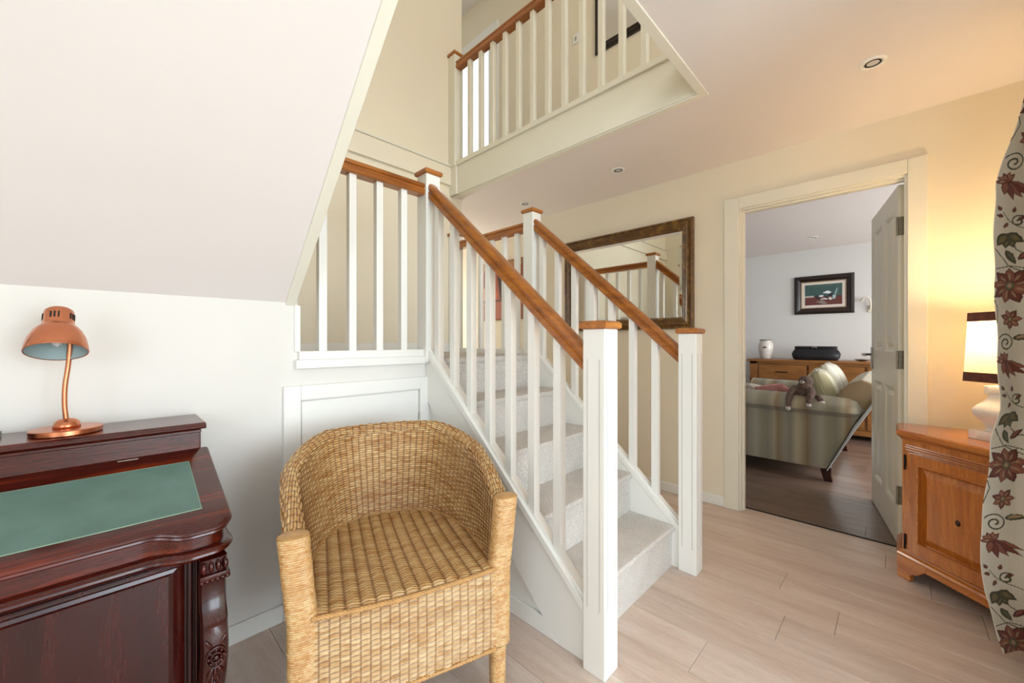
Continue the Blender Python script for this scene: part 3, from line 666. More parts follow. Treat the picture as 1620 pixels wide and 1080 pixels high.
# slope
SLP = lambda y: .785-.313*(1.54-y)
def bulge(t):       # forward bulge near the ends, as a function of x
    d = min(t-X0, X1-t); return .030*(1-min(1, max(0, (d-.075)/.06)))**1.5 if d < .135 else 0
def slope_outline(ex=0.0, fy=1.215, n=40):
    pts = [(X1+ex, 1.556), (X1+ex, fy+.045)]; r = .04; f2 = fy-.030-ex
    for k in range(7):
        a = k/6*PI/2; pts.append((X1+ex-r+r*math.cos(a), f2+r-r*math.sin(a)))
    xs_ = np.linspace(X1-.06, X0+.06, n)
    for x in xs_:
        d = min(x-X0, X1-x); s = min(1, max(0, (d-.085)/.075)); s = s*s*(3-2*s); pts.append((float(x), f2+.032*s))
    for k in range(7):
        a = PI/2-k/6*PI/2; pts.append((X0-ex+r-r*math.cos(a), f2+r-r*math.sin(a)))
    pts += [(X0-ex, fy+.045), (X0-ex, 1.556)]; return pts
def slab(outline_fn, layers, zf, mat, name, smooth='auto'):
    """stack of outlines (ex, dz) forming a moulded edge; zf(y) adds the slope"""
    mb = MB(); vs = []; n = None
    for ex, dz in layers:
        P = outline_fn(ex); n = len(P); vs += [(x, y, zf(y)+dz) for x, y in P]
    m = len(layers); fs = [(i*n+k, i*n+(k+1) % n, (i+1)*n+(k+1) % n, (i+1)*n+k) for i in range(m-1) for k in range(n)]+[list(range(n)), list(range((m-1)*n, m*n))]
    return obj(name, mb.add(vs, fs), mat, dk, smooth)
slab(slope_outline, [(-.006, 0), (-.001, -.003), (.001, -.008), (-.001, -.013), (-.004, -.015), (-.003, -.019), (-.006, -.023), (-.010, -.026)], SLP, 'mahog', 'writing_slope')
# leather inset
ly0, ly1, lx0, lx1 = 1.262, 1.486, X0+.055, .166
obj('leather_panel', MB().add([(lx0, ly0, SLP(ly0)+.0012), (lx1, ly0, SLP(ly0)+.0012), (lx1, ly1, SLP(ly1)+.0012), (lx0, ly1, SLP(ly1)+.0012), (lx0, ly0, SLP(ly0)-.004), (lx1, ly0, SLP(ly0)-.004), (lx1, ly1, SLP(ly1)-.004), (lx0, ly1, SLP(ly1)-.004)], [(0, 1, 2, 3), (0, 4, 5, 1), (1, 5, 6, 2), (2, 6, 7, 3), (3, 7, 4, 0), (4, 5, 6, 7)]), 'leather', dk)
mb = MB(); g = .0016
for (xa, xb, ya, yb) in ((lx0, lx1, ly0-g, ly0), (lx0, lx1, ly1, ly1+g), (lx1, lx1+g, ly0-g, ly1+g)):
    mb.add([(xa, ya, SLP(ya)+.0016), (xb, ya, SLP(ya)+.0016), (xb, yb, SLP(yb)+.0016), (xa, yb, SLP(yb)+.0016), (xa, ya, SLP(ya)-.001), (xb, ya, SLP(ya)-.001), (xb, yb, SLP(yb)-.001), (xa, yb, SLP(yb)-.001)], [(0, 1, 2, 3), (0, 4, 5, 1), (1, 5, 6, 2), (2, 6, 7, 3), (3, 7, 4, 0), (4, 5, 6, 7)])
obj('gilt_line', mb, 'leather_line', dk)
# desk box under the slope: frieze following the serpentine front, with moulding
def frz(ex): return slope_outline(ex-.012)
zc = lambda y: 0.0
mb = MB(); P = frz(-.002); n = len(P)
vs = [(x, y, SLP(y)-.020) for x, y in P]+[(x, y, .622) for x, y in P]
obj('frieze', mb.add(vs, [(k, (k+1) % n, n+(k+1) % n, n+k) for k in range(n)]+[list(range(n)), list(range(n, 2*n))]), 'mahog', dk, 'auto')
slab(lambda ex: slope_outline(ex), [(-.012, .626), (-.002, .624), (.003, .619), (.002, .613), (-.003, .611), (-.002, .606), (-.006, .600), (-.012, .597)], lambda y: 0, 'mahog', 'frieze_moulding')
# lower carcase
obj('carcase', MB().box(X0+.03, .190, 1.285, 1.745, .06, .605, .003), 'mahogv', dk)
obj('plinth', MB().box(X0-.005, .225, 1.16, 1.75, 0, .05, .006, 3).box(X0+.01, .215, 1.18, 1.748, .05, .062, .004, 2), 'mahog', dk)
mb = MB(); fr = [(0, 0), (0, .012), (.008, .016), (.014, .010), (.022, .012), (.030, .006), (.036, 0)]
def frame_y(y, xa, xb, za, zb, prof):
    vs = []; n = len(prof)
    for ins, pr in prof:
        for (xx, zz) in ((xa+ins, za+ins), (xb-ins, za+ins), (xb-ins, zb-ins), (xa+ins, zb-ins)): vs.append((xx, y-pr, zz))
    return MB().add(vs, [(i*4+k, i*4+(k+1) % 4, ((i+1) % n)*4+(k+1) % 4, ((i+1) % n)*4+k) for i in range(n) for k in range(4)])
obj('panel_moulding', frame_y(1.285, X0+.045, .135, .09, .575, fr), 'mahogv', dk)
obj('front_panel', MB().box(X0+.075, .105, 1.279, 1.286, .12, .545), 'mahogv', dk)
obj('pilaster', MB().box(.140, .150, 1.262, 1.287, .06, .6, .004, 2).box(.155, .160, 1.262, 1.287, .06, .6, .002, 2).box(.165, .187, 1.258, 1.287, .06, .6, .006, 3), 'mahogv', dk)
# carved cabriole columns at the two front corners
def column(xc):
    w = .026; prof = [(.600, 1.172), (.560, 1.172), (.552, 1.180), (.535, 1.186), (.510, 1.186), (.485, 1.182), (.462, 1.168), (.452, 1.160), (.440, 1.164), (.420, 1.158), (.395, 1.154), (.36, 1.158), (.32, 1.170), (.26, 1.195), (.20, 1.215), (.14, 1.220), (.09, 1.205), (.062, 1.180)]
    vs = []; fs = []; n = len(prof); xsn = [-1, -.86, -.5, 0, .5, .86, 1]; crown = [.010, .003, .0005, 0, .0005, .003, .010]
    for z, yf in prof:
        for q, cr in zip(xsn, crown): vs.append((xc+w*q, yf+cr, z))
        vs += [(xc+w*.9, yf+.052, z), (xc-w*.9, yf+.052, z)]
    m = 9
    for i in range(n-1):
        for k in range(m): fs.append((i*m+k, i*m+(k+1) % m, (i+1)*m+(k+1) % m, (i+1)*m+k))
    fs += [list(range(m)), list(range((n-1)*m, n*m))]
    c = obj('carved_column', MB().add(vs, fs), 'mahogv', dk, 'auto')
    mb = MB()
    for k in range(4):
        x = xc-.021+.014*k; mb.ell((x, 1.170, .583), (.0058, .009, .013), 10, 8)
    mb.box(xc-.029, xc+.029, 1.162, 1.20, .556, .568, .003, 2)
    for k in range(5): mb.ell((xc-.022+.011*k, 1.163, .562), (.003, .003, .003), 8, 6)
    for k in range(6): mb.ell((xc-.025+.010*k, 1.170, .553), (.006, .008, .006), 8, 6)
    obj('capital', mb, 'mahogv', c, True)
    mb = MB(); yc = lambda z: 1.153+(.395-z)**2*1.2
    z0 = .375; ring = [(xc+.019*math.cos(a), yc(z0)-.001, z0+.023*math.sin(a)) for a in np.linspace(0, 2*PI, 28)]; mb.tube(ring, .0026, 8)
    ring = [(xc+.010*math.cos(a), yc(z0)-.003, z0+.011*math.sin(a)) for a in np.linspace(0, 2*PI, 20)]; mb.tube(ring, .0022, 8)
    mb.ell((xc, yc(z0)-.003, z0), (.006, .004, .006), 12, 8)
    for k in range(8):
        a = k*PI/4; mb.ell((xc+.0145*math.cos(a), yc(z0)-.001, z0+.017*math.sin(a)), (.0035, .0035, .0045), 8, 6)
    for k, (dx, dz, an) in enumerate(((0, -.045, 0), (-.010, -.040, .45), (.010, -.040, -.45), (-.006, -.066, .25), (.006, -.066, -.25), (0, -.085, 0), (-.012, .030, -.5), (.012, .030, .5))):
        mb.ell((xc+dx, 1.158+max(0, -dz-.02)*.30, z0+dz), (.0045, .005, .017), 10, 8, Matrix.Rotation(an, 4, 'Y'))
    obj('carved_rosette', mb, 'mahogv', c, True)
column(.180); column(X0+.045)
obj('brass_hinge', MB().box(.02, .062, 1.545, 1.553, SLP(1.545)-.001, SLP(1.545)+.0015), 'brass', dk)

# slim black thing at the left end of the desk gallery
o = obj('black_case', MB().box(-.46, -.197, 1.60, 1.715, .869, .882, .003, 3), 'plastic', origin=(-.32, 1.66, .869)); o['label'] = 'slim black flat case at the left end of the desk top'; o['category'] = 'case'

# ------------------------------------------------------------------ COPPER DESK LAMP
lp = thing('desk_lamp', 'brushed copper desk lamp with a domed shade on a round base', 'lamp', (-.078, 1.640, .8685))
bx, by, bz = -.078, 1.640, .8685
obj('base', MB().lathe([(0, 0), (.068, 0), (.070, .002), (.070, .013), (.068, .015), (0, .0155)], (bx, by, bz), 64), 'copper', lp, 'auto')
obj('base_dome', MB().lathe([(.027, .015), (.0265, .022), (.023, .032), (.016, .038), (.008, .040), (0, .040)], (bx, by, bz), 40), 'copper', lp, True)
stem = [(bx-.001, by, bz+.035), (bx-.004, by, bz+.08), (bx-.003, by, bz+.13), (bx+.003, by, bz+.19), (bx+.006, by-.004, bz+.25), (bx+.003, by-.014, bz+.29), (bx-.006, by-.03, bz+.315)]
def smoothpath(P, n=8):
    P = [Vector(p) for p in P]; out = []
    for i in range(len(P)-1):
        p0, p1, p2, p3 = P[max(i-1, 0)], P[i], P[i+1], P[min(i+2, len(P)-1)]
        for k in range(n):
            t = k/n; out.append(.5*((2*p1)+(-p0+p2)*t+(2*p0-5*p1+4*p2-p3)*t*t+(-p0+3*p1-3*p2+p3)*t**3))
    return out+[P[-1]]
obj('stem', MB().tube(smoothpath(stem), .0055, 14), 'copper', lp, True)
# shade: axis tipped towards the viewer (-Y and slightly -X)
hc = Vector((-.093, 1.590, 1.100)); axis = Vector((.015, .42, .905)).normalized(); RM = Matrix.Translation(hc) @ Vector((0, 0, 1)).rotation_difference(axis).to_matrix().to_4x4()
sp = [(.0585, -.008), (.0590, -.006), (.0575, .008), (.053, .030), (.045, .050), (.036, .063), (.031, .068), (.0298, .072), (.0290, .103), (.027, .112), (.022, .117), (0, .118)]
obj('lamp_shade', MB().lathe(sp+[(0, .115), (.021, .115), (.026, .110), (.0275, .072), (.034, .062), (.043, .048), (.051, .028), (.0555, .008), (.0568, -.008), (.0585, -.008)], (0, 0, 0), 72, RM, close=True), 'copper', lp, 'auto')
obj('shade_lining', MB().lathe([(.0563, -.0065), (.0550, .008), (.0505, .028), (.0425, .047), (.0335, .061), (.0270, .070), (0, .072)], (0, 0, 0), 56, RM, close=True), 'inner', lp, True, label='grey lining inside the copper shade')
obj('bulb', MB().lathe([(.010, .070), (.013, .055), (.0155, .040), (.014, .024), (.008, .012), (0, .006)], (0, 0, 0), 28, RM, close=True), 'bulb', lp, True)
mb = MB()
tc_ = RM.inverted() @ Vector((0, 0, 1.12)); tocam = math.atan2(tc_.y, tc_.x)
for grp in (-.28, 1.05, 2.3, -1.6):
    for k in (-1, 0, 1):
        a = tocam+grp+k*.25; mb.box(-.0016, .0016, -.0012, .0012, .082, .099, 0, 1, RM @ Matrix.Rotation(a-PI/2, 4, 'Z') @ Matrix.Translation((0, .0292, 0)))
obj('vent_slots', mb, 'slot', lp)

# ------------------------------------------------------------------ WICKER TUB CHAIR
wc = thing('wicker_chair', 'golden wicker tub armchair in front of the low cupboard door', 'chair', (.592, .968, 0), -math.radians(19.6))
def weave(P, N, u, v, stake, pitch, amp, round_=.0016, phase=0):
    """plain weave relief: P,N (nu,nv,3); u,v metres"""
    row = np.floor(v/pitch); fv = v/pitch-row
    prof = np.sqrt(np.clip(1-(2*fv-1)**2, 0, 1)); sgn = np.where(row % 2 == 0, 1.0, -1.0)
    h = amp*np.sin(PI*u/stake+phase)*sgn*(.35+.65*prof)+round_*2*(prof-.6)
    return P+N*h[..., None], np.stack([u, v/pitch], -1)
def normals(P):
    du = np.gradient(P, axis=0); dv = np.gradient(P, axis=1); n = np.cross(du, dv); return n/(np.linalg.norm(n, axis=2, keepdims=True)+1e-9)
HW0 = .275
def uplan(t, z, off=0.0):
    """plan of the horseshoe at angle t (PI = front left, 0 = front right), height z, inward offset"""
    s = np.sin(t); hw = HW0+.010+(z-.2)*.055+np.clip(z-.35, 0, 1)*.13*np.clip(s*2.2, 0, 1)-off; D = .535+(z-.2)*.08-off; c = np.cos(t); n = 2.8
    x = hw*np.sign(c)*np.abs(c)**(2/n); y = .02+D*np.abs(s)**(2/n*1.12); return x, y
def ztop(t): s = np.sin(t); return .628+.145*np.clip((s-.03)/.85, 0, 1)**.75
# reparametrise t so that samples are even along the path
tt = np.linspace(PI-.02, .02, 4000); xx, yy = uplan(tt, .45); sl = np.concatenate([[0], np.cumsum(np.hypot(np.diff(xx), np.diff(yy)))]); LEN = sl[-1]
STK = .0245; nst = int(LEN/STK); nu = nst*6+1; us = np.linspace(0, nst*STK, nu); ts = np.interp(us, sl, tt)
WALL = .042; PIT = .0074
def shell(name, zlo_fn, zhi_fn, off, flip, mat, pit=PIT):
    nrow = int(round((zhi_fn(ts)-zlo_fn(ts)).mean()/pit)); nv = nrow*4+1
    q = np.linspace(0, 1, nv); t2 = ts[:, None]*np.ones((1, nv)); zl = zlo_fn(t2); zh = zhi_fn(t2); Z = zl+(zh-zl)*q[None, :]
    Xp, Yp = uplan(t2, Z, off); P = np.stack([Xp, Yp, Z], -1); N = normals(P)*flip
    V = (Z-.2) + .0*Z; U = us[:, None]*np.ones((1, nv))
    # keep strand rows parallel to the top edge in the upper part
    V = (q[None, :]*np.ones_like(Z))*(zh-zl).mean(); V = V*1.0
    V = V*0+q[None, :]*nrow*pit+1e-7; P2, uv = weave(P, N, U, V, STK, pit, .0034, .0034)
    return grid_obj(name, P2, mat, wc, uv=uv, local=True)
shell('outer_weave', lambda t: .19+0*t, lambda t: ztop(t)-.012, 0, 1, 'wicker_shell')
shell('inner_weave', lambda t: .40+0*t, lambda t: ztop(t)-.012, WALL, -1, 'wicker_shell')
# rolled rim: twisted strands over the top edge
nph = 56; nr = int(LEN/.0035); ur = np.linspace(0, LEN, nr); tr = np.interp(ur, sl, tt); zt_ = ztop(tr)
xo, yo = uplan(tr, zt_, WALL/2); C0 = np.stack([xo, yo, zt_-.012], -1)
e0 = [[C0[0][0], q, C0[0][2]] for q in np.arange(0, C0[0][1]-.002, .0035)]; e1 = [[C0[-1][0], q, C0[-1][2]] for q in np.arange(0, C0[-1][1]-.002, .0035)][::-1]
C0 = np.array(e0+[list(q) for q in C0]+e1); ur = np.arange(len(C0))*.0035; Tn = np.gradient(C0, axis=0); Tn /= np.linalg.norm(Tn, axis=1, keepdims=True)
side = np.cross(Tn, [0, 0, 1.]); side /= np.linalg.norm(side, axis=1, keepdims=True); upv = np.cross(side, Tn)
ph = np.linspace(-.25*PI, 1.25*PI, nph); PH, UR = np.meshgrid(ph, ur)
arc = (PH+.25*PI)*.0245; rowp = .0082; skew = arc+UR*.10; rw = np.floor(skew/rowp); fv = skew/rowp-rw; prf = np.sqrt(np.clip(1-(2*fv-1)**2, 0, 1))
rr = .0235+.0030*np.sin(PI*UR/.0245)*np.where(rw % 2 == 0, 1.0, -1.0)*(.35+.65*prf)+.0040*(prf-.6)
P = C0[:, None, :]+side[:, None, :]*(rr*np.cos(PH))[..., None]+upv[:, None, :]*(rr*np.sin(PH)*1.0)[..., None]
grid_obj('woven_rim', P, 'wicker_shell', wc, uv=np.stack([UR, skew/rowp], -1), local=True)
# front posts and legs: closely wrapped cane
def wrapped(name, path, rx, ry, pitch, mat='wicker2', parent=wc, taper=None, tw=0):
    path = np.array(path, float); d = np.linalg.norm(np.diff(path, axis=0), axis=1); s = np.concatenate([[0], np.cumsum(d)]); Ln = s[-1]
    nv = int(Ln/pitch)*4+1; sv = np.linspace(0, Ln, nv); C = np.stack([np.interp(sv, s, path[:, k]) for k in range(3)], -1); nu = 33
    a = np.linspace(0, 2*PI, nu); AA, SV = np.meshgrid(a, sv, indexing='ij'); row = np.floor(SV/pitch+AA/(2*PI)*0); f = SV/pitch-row; pr = np.sqrt(np.clip(1-(2*f-1)**2, 0, 1))
    jit = np.random.RandomState(5).rand(int(row.max())+2)*.0012; h = .0022*(pr-.5)+jit[row.astype(int)]
    RX = np.interp(sv, s, rx)[None, :]+h; RY = np.interp(sv, s, ry)[None, :]+h; n = 2.6
    c, s_ = np.cos(AA), np.sin(AA); P = np.stack([C[None, :, 0]+RX*np.sign(c)*np.abs(c)**(2/n), C[None, :, 1]+RY*np.sign(s_)*np.abs(s_)**(2/n), np.ones_like(AA)*C[None, :, 2]], -1)
    P = P[::-1]; return grid_obj(name, P, mat, parent, uv=np.stack([AA*.15, row+.5], -1), local=True)
for sx in (-1, 1):
    xb = sx*(HW0-.006)
    wrapped('arm_post', [(xb, .012, .19), (xb, .010, .42), (sx*(HW0+.004), .006, .52), (sx*(HW0+.014), .004, .642)], [.033, .034, .034, .035], [.024, .025, .026, .028], .0058)
    xb2 = sx*(HW0-.010)
    wrapped('leg', [(xb2, .012, 0), (xb2, .012, .19)], [.021, .024], [.021, .024], .0062)
    wrapped('leg', [(sx*.19, .43, 0), (sx*.18, .42, .19)], [.020, .023], [.020, .023], .0062)
    obj('post_cap', MB().ell((sx*(HW0+.014), .004, .641), (.0370, .0305, .006), 20, 8), 'cane', wc, True, True)
# front apron
nxr = 20; nu_ = nxr*6+1; ux = np.linspace(-.252, .252, nu_); nrow = 34; nvv = nrow*4+1; zz = np.linspace(.19, .428, nvv)
UX, ZZ = np.meshgrid(ux, zz, indexing='ij'); P = np.stack([UX, -.010-.012*np.cos(UX/.255*PI/2)+.010*((ZZ-.3)/.1)**2*.3, ZZ-.02*0], -1)
N = np.zeros_like(P); N[..., 1] = -1
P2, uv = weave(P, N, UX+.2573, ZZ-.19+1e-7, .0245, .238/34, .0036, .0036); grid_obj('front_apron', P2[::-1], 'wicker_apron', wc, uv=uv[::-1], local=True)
# seat: strands run across, ribs run front to back
RIB = .038; nx = 13*10+1; ny = 80*4+1; a = np.linspace(-1, 1, nx); b = np.linspace(0, 1, ny); AA, BB = np.meshgrid(a, b, indexing='ij')
DY = .47; ytmp = np.linspace(0, 1, 400); tq = np.linspace(PI/2, .02, 2000); xq, yq = uplan(tq, .42, WALL-.006)
ymax = yq.max(); Yv = -.012+(ymax+.012)*BB; hwid = np.interp(Yv, yq[::-1], xq[::-1]); hwid = np.where(Yv < .03, .252, np.minimum(hwid, .30)); hwid = np.maximum(hwid, .03)
Xv = AA*hwid; sag = -.012*(1-AA**2)*np.sin(np.clip(BB, 0, 1)*PI); row = np.floor(BB*80); f = BB*80-row; pr = np.sqrt(np.clip(1-(2*f-1)**2, 0, 1))
rib = np.abs(np.cos(Xv/RIB*PI))**.75; edge = -.016*np.clip((.02-BB)/.02, 0, 1)**2
Zs = .432+sag+.0055*rib+.0016*pr*1.3+.0008*np.sin(Xv/RIB*PI*2)*np.where(row % 2 == 0, 1, -1)+edge
uv = np.stack([Xv+RIB/2, BB*80], -1); grid_obj('woven_seat', np.stack([Xv, Yv, Zs], -1), 'wicker', wc, uv=uv, local=True)  # UV offset sets the painted crease shade between the seat ribs
# border braid along the seat front and bottom edges
def braid(name, pts, r, mat='cane'):
    pts = smoothpath(pts, 30); n = len(pts); tot = 0; S = [0]
    for i in range(1, n): tot += (pts[i]-pts[i-1]).length; S.append(tot)
    mb = MB()
    for k in range(3):
        path = []
        for p, s in zip(pts, S):
            a = s/.03*2*PI+k*2*PI/3; path.append((p[0], p[1]+r*.55*math.cos(a), p[2]+r*.55*math.sin(a)))
        mb.tube(path, r*.62, 8)
    return obj(name, mb, mat, wc, True, True)
braid('seat_braid', [(-.25, -.012, .432), (-.12, -.020, .428), (0, -.022, .426), (.12, -.020, .428), (.25, -.012, .432)], .006)
braid('apron_braid', [(-.25, -.012, .190), (0, -.022, .190), (.25, -.012, .190)], .006)
xo, yo = uplan(np.linspace(PI-.05, .05, 9), .19)
braid('base_braid', [(float(x), float(y), .190) for x, y in zip(xo, yo)], .006)
xo, yo = uplan(np.linspace(PI-.12, .12, 12), .43, WALL-.002)
braid('seat_back_braid', [(float(x), float(y), .440) for x, y in zip(xo, yo)], .0045)

# ------------------------------------------------------------------ PINE CORNER CABINET
FL = Vector((2.655, -.012)); D2 = Vector((-.69, -.724)).normalized(); N2 = Vector((-D2.y, D2.x)); N2 = Vector((.724, -.69)).normalized()
CR = math.atan2(D2.y, D2.x)
cb = thing('corner_cabinet', 'honey pine corner cabinet with one raised panel door, between doorway and curtain', 'cabinet', (FL.x, FL.y, 0), CR)
def toL(p): q = Vector(p)-FL; return (q.dot(D2), q.dot(N2))
def body(e):      # footprint grown by e on the visible sides
    FR = FL+D2*.50
    pts = [FL+Vector((-.2*e, e)), FL-N2*e+Vector((-.41*e*0, .0)), FR-N2*e+D2*e, Vector((FR.x, FR.y))+D2*e+Vector((0, -.1)), Vector((FR.x, -.50)), Vector((2.87, -.50)), Vector((2.87, FL.y+e))]
    P = [FL+Vector((0, e))-N2*0, FL-N2*e+D2*(-e*.41)]; P[0] = Vector((FL.x+e*.2, FL.y+e)); P[1] = FL-N2*e-D2*(e*.41)
    P += [FR-N2*e+D2*(e*.41), Vector((FR.x-e, FR.y-e*.41)), Vector((FR.x-e, -.50)), Vector((2.868, -.50)), Vector((2.868, FL.y+e))]
    return [toL(p) for p in P]
def stack(name, layers, mat, parent=cb):
    mb = MB(); vs = []
    for e, z in layers: P = body(e); n = len(P); vs += [(p[0], p[1], z) for p in P]
    m = len(layers); return obj(name, mb.add(vs, [(i*n+k, i*n+(k+1) % n, (i+1)*n+(k+1) % n, (i+1)*n+k) for i in range(m-1) for k in range(n)]+[list(range(n)), list(range((m-1)*n, m*n))]), mat, parent, False, True)
stack('cabinet_top', [(.004, .655), (.008, .664), (.014, .669), (.018, .672), (.022, .680), (.022, .692), (.016, .698), (.010, .700)], 'pinex')
stack('carcase', [(0, .128), (0, .656)], 'pine')
stack('plinth_moulding', [(.004, .104), (.018, .106), (.020, .112), (.016, .120), (.008, .126), (.004, .132)], 'pinex')
LN = .50
def bracket(u0, sgn, w=.13):      # shaped bracket foot seen from the front
    pts = [(0, 0), (.055, 0), (.062, .012), (.060, .028), (.072, .040), (.090, .046), (.105, .060), (w, .085), (w, .106), (0, .106)]
    return [(u0+sgn*p[0], p[1]) for p in pts]
for u0, sg in ((-.012, 1), (LN+.012, -1)):
    obj('bracket_foot', MB().prism(bracket(u0, sg), 'y', -.016, .006, .002, 1), 'pinex', cb, False, True)
obj('front_apron', MB().box(.10, LN-.10, -.014, .004, .078, .106), 'pinex', cb, False, True)
a_, b_ = toL((FL.x, FL.y+.004)), toL((2.868, FL.y+.004))
mb = MB(); pl = [(a_[0], a_[1]), (b_[0], b_[1]), (b_[0]+.02, b_[1]+.02), (a_[0]+.02, a_[1]+.02)]; mb.prism(pl, 'z', .0, .106); obj('side_foot', mb, 'pinex', cb, False, True)
# cornice mould strip beneath the top
mb = MB()
for z, e, h in ((.628, .008, .006), (.618, .012, .007), (.607, .006, .005)): mb.box(.02, LN-.01, -e, .002, z, z+h, .002, 2)
obj('cornice_beads', mb, 'pinex', cb, False, True)
# door: frame and raised panel
dz0, dz1, du0, du1 = .145, .600, .038, LN-.020
dr = obj('door', wall_holes('y', -.020, -.001, du0, du1, dz0, dz1, [(du0+.052, du1-.052, dz0+.055, dz1-.050)]), 'pine', cb, False, True)
pa, pb, pc, pd = du0+.052, du1-.052, dz0+.055, dz1-.050
vs = []; prof = [(0, -.004), (.004, -.004), (.010, -.007), (.034, -.020), (.038, -.0225), (.040, -.0225)]
for ins, yy in prof: vs += [(pa+ins, yy, pc+ins), (pb-ins, yy, pc+ins), (pb-ins, yy, pd-ins), (pa+ins, yy, pd-ins)]
n = len(prof); mb = MB().add(vs, [(i*4+k, i*4+(k+1) % 4, (i+1)*4+(k+1) % 4, (i+1)*4+k) for i in range(n-1) for k in range(4)]+[((n-1)*4, (n-1)*4+1, (n-1)*4+2, (n-1)*4+3)])
obj('raised_panel', mb, 'pine', dr, False, True)
obj('bead_moulding', MB().add([(du0+.052-q, -.020-h, dz0+.055-q) for q, h in ()], []).box(pa-.006, pb+.006, -.024, -.019, pd, pd+.007, .002).box(pa-.006, pb+.006, -.024, -.019, pc-.007, pc, .002).box(pa-.007, pa, -.024, -.019, pc-.006, pd+.006, .002).box(pb, pb+.007, -.024, -.019, pc-.006, pd+.006, .002), 'pinex', dr, False, True)
mb = MB(); mb.lathe([(0, 0), (.008, 0), (.010, -.0008), (0, -.001)], (0, 0, 0), 20, Matrix.Translation(((pa+pb)/2-.012, -.0222, (pc+pd)/2-.01)) @ Matrix.Rotation(-PI/2, 4, 'X') @ Matrix.Scale(1.25, 4, (0, 1, 0))); obj('wood_knot', mb, 'knot', dr, True, True)
mb = MB().lathe([(.006, 0), (.006, .012), (.014, .020), (.015, .028), (.010, .034), (0, .036)], (0, 0, 0), 24, Matrix.Translation((du1-.026, -.020, .40)) @ Matrix.Rotation(PI/2, 4, 'X')); obj('knob', mb, 'iron', dr, True, True)
for z in (.185, .555):
    mb = MB().tube([(du0-.004, -.024, z-.028), (du0-.004, -.024, z+.028)], .004, 10); mb.box(du0-.026, du0-.002, -.0035, -.001, z-.024, z+.024, .001); mb.ell((du0-.004, -.024, z+.031), (.005, .005, .005), 8, 6); mb.ell((du0-.004, -.024, z-.031), (.005, .005, .005), 8, 6)
    obj('hinge', mb, 'iron', cb, True, True)

# ------------------------------------------------------------------ TABLE LAMP
tl = thing('table_lamp', 'lit table lamp with alabaster base and cream shade banded in brown, on the cabinet', 'lamp', (2.615, -.316, .7005), CR)
FLAT = Matrix.Scale(.7, 4, (0, 1, 0))        # the lamp is rectangular in plan
def sq(name, prof, mat, pw=9, seg=64, close=False, sm='auto'): return obj(name, MB().lathe(prof, (0, 0, 0), seg, FLAT, close, pw), mat, tl, sm, True)
sq('plinth', [(.084, 0), (.086, .002), (.086, .037), (.084, .039), (.050, .041)], 'marble', 14)
sq('lamp_body', [(.050, .039), (.047, .050), (.050, .058), (.064, .080), (.080, .100), (.085, .116), (.083, .130), (.070, .148), (.055, .162), (.046, .176), (.042, .188), (.042, .198)], 'marble', 5)
sq('neck_block', [(.046, .197), (.048, .199), (.048, .229), (.046, .231)], 'marble', 14)
obj('lamp_stem', MB().tube([(0, 0, .23), (0, 0, .40)], .006, 10), 'brass', tl, True, True)
z0s, z1s = .247, .544; rs = lambda z: .099-(z-z0s)*.040
def shell4(za, zb, off, mat, name, th=.0012):
    vs = [(rs(za)+off, za), (rs(zb)+off, zb), (rs(zb)+off-th, zb), (rs(za)+off-th, za), (rs(za)+off, za)]
    return sq(name, vs, mat, 14, 80, True)
shell4(z0s+.002, z1s-.002, 0, 'shade', 'lamp_shade')
shell4(z0s, z0s+.040, .0016, 'band', 'shade_band', .002); shell4(z1s-.038, z1s, .0016, 'band', 'shade_band', .002)
tg = NT('lit_bulb'); em = tg.n('ShaderNodeEmission'); em.inputs[0].default_value = (1, .72, .38, 1); em.inputs[1].default_value = 25; tg.l(em.outputs[0], tg.o.inputs['Surface']); M['glow'] = tg.m
obj('bulb', MB().ell((0, 0, .425), (.028, .028, .036), 20, 12), 'glow', tl, True, True)
pl = bpy.data.lights.new('lamp_light', 'POINT'); pl.energy = 12; pl.color = (1, .73, .42); pl.shadow_soft_size = .05; po = bpy.data.objects.new('lamp_light', pl); COL.objects.link(po); po.location = (2.615, -.316, 1.19)

# ------------------------------------------------------------------ FLORAL CURTAIN
cu = thing('floral_curtain', 'heavy cream curtain embroidered with russet flowers and green scrolls at the right edge', 'curtain', (2.0, -.36, .02))
plan = smoothpath([(2.200, -.238, 0), (2.228, -.262, 0), (2.262, -.290, 0), (2.276, -.318, 0), (2.266, -.360, 0), (2.25, -.405, 0), (2.19, -.43, 0), (2.13, -.40, 0), (2.07, -.345, 0), (2.01, -.30, 0), (1.96, -.31, 0), (1.92, -.37, 0), (1.87, -.41, 0), (1.82, -.36, 0), (1.77, -.305, 0), (1.72, -.32, 0), (1.69, -.38, 0), (1.63, -.41, 0), (1.58, -.35, 0)], 10)
pp = np.array([p[:] for p in plan])[:, :2]+np.array([.016, -.012]); sd = np.concatenate([[0], np.cumsum(np.linalg.norm(np.diff(pp, axis=0), axis=1))]); CL = sd[-1]
nV = 1000; cu_u = np.concatenate([np.arange(0, .36, .0016), np.linspace(.36, CL, 150)]); nU = len(cu_u); cu_z = np.linspace(.012, 2.24, nV); UU, ZV = np.meshgrid(cu_u, cu_z, indexing='ij')
bx_ = np.interp(UU, sd, pp[:, 0]); by_ = np.interp(UU, sd, pp[:, 1])
silz = [0, .036, .22, .40, .55, .77, .88, 1.21, 1.68, 1.97, 2.24]; silp = [14, 9, -16, -25, -21, -13, 0, 0, 0, 41, 62]
sh = np.interp(ZV, silz, silp)*.00205*np.exp(-(UU/.45)**2); ZN = ZV
k_ = np.random.RandomState(2)
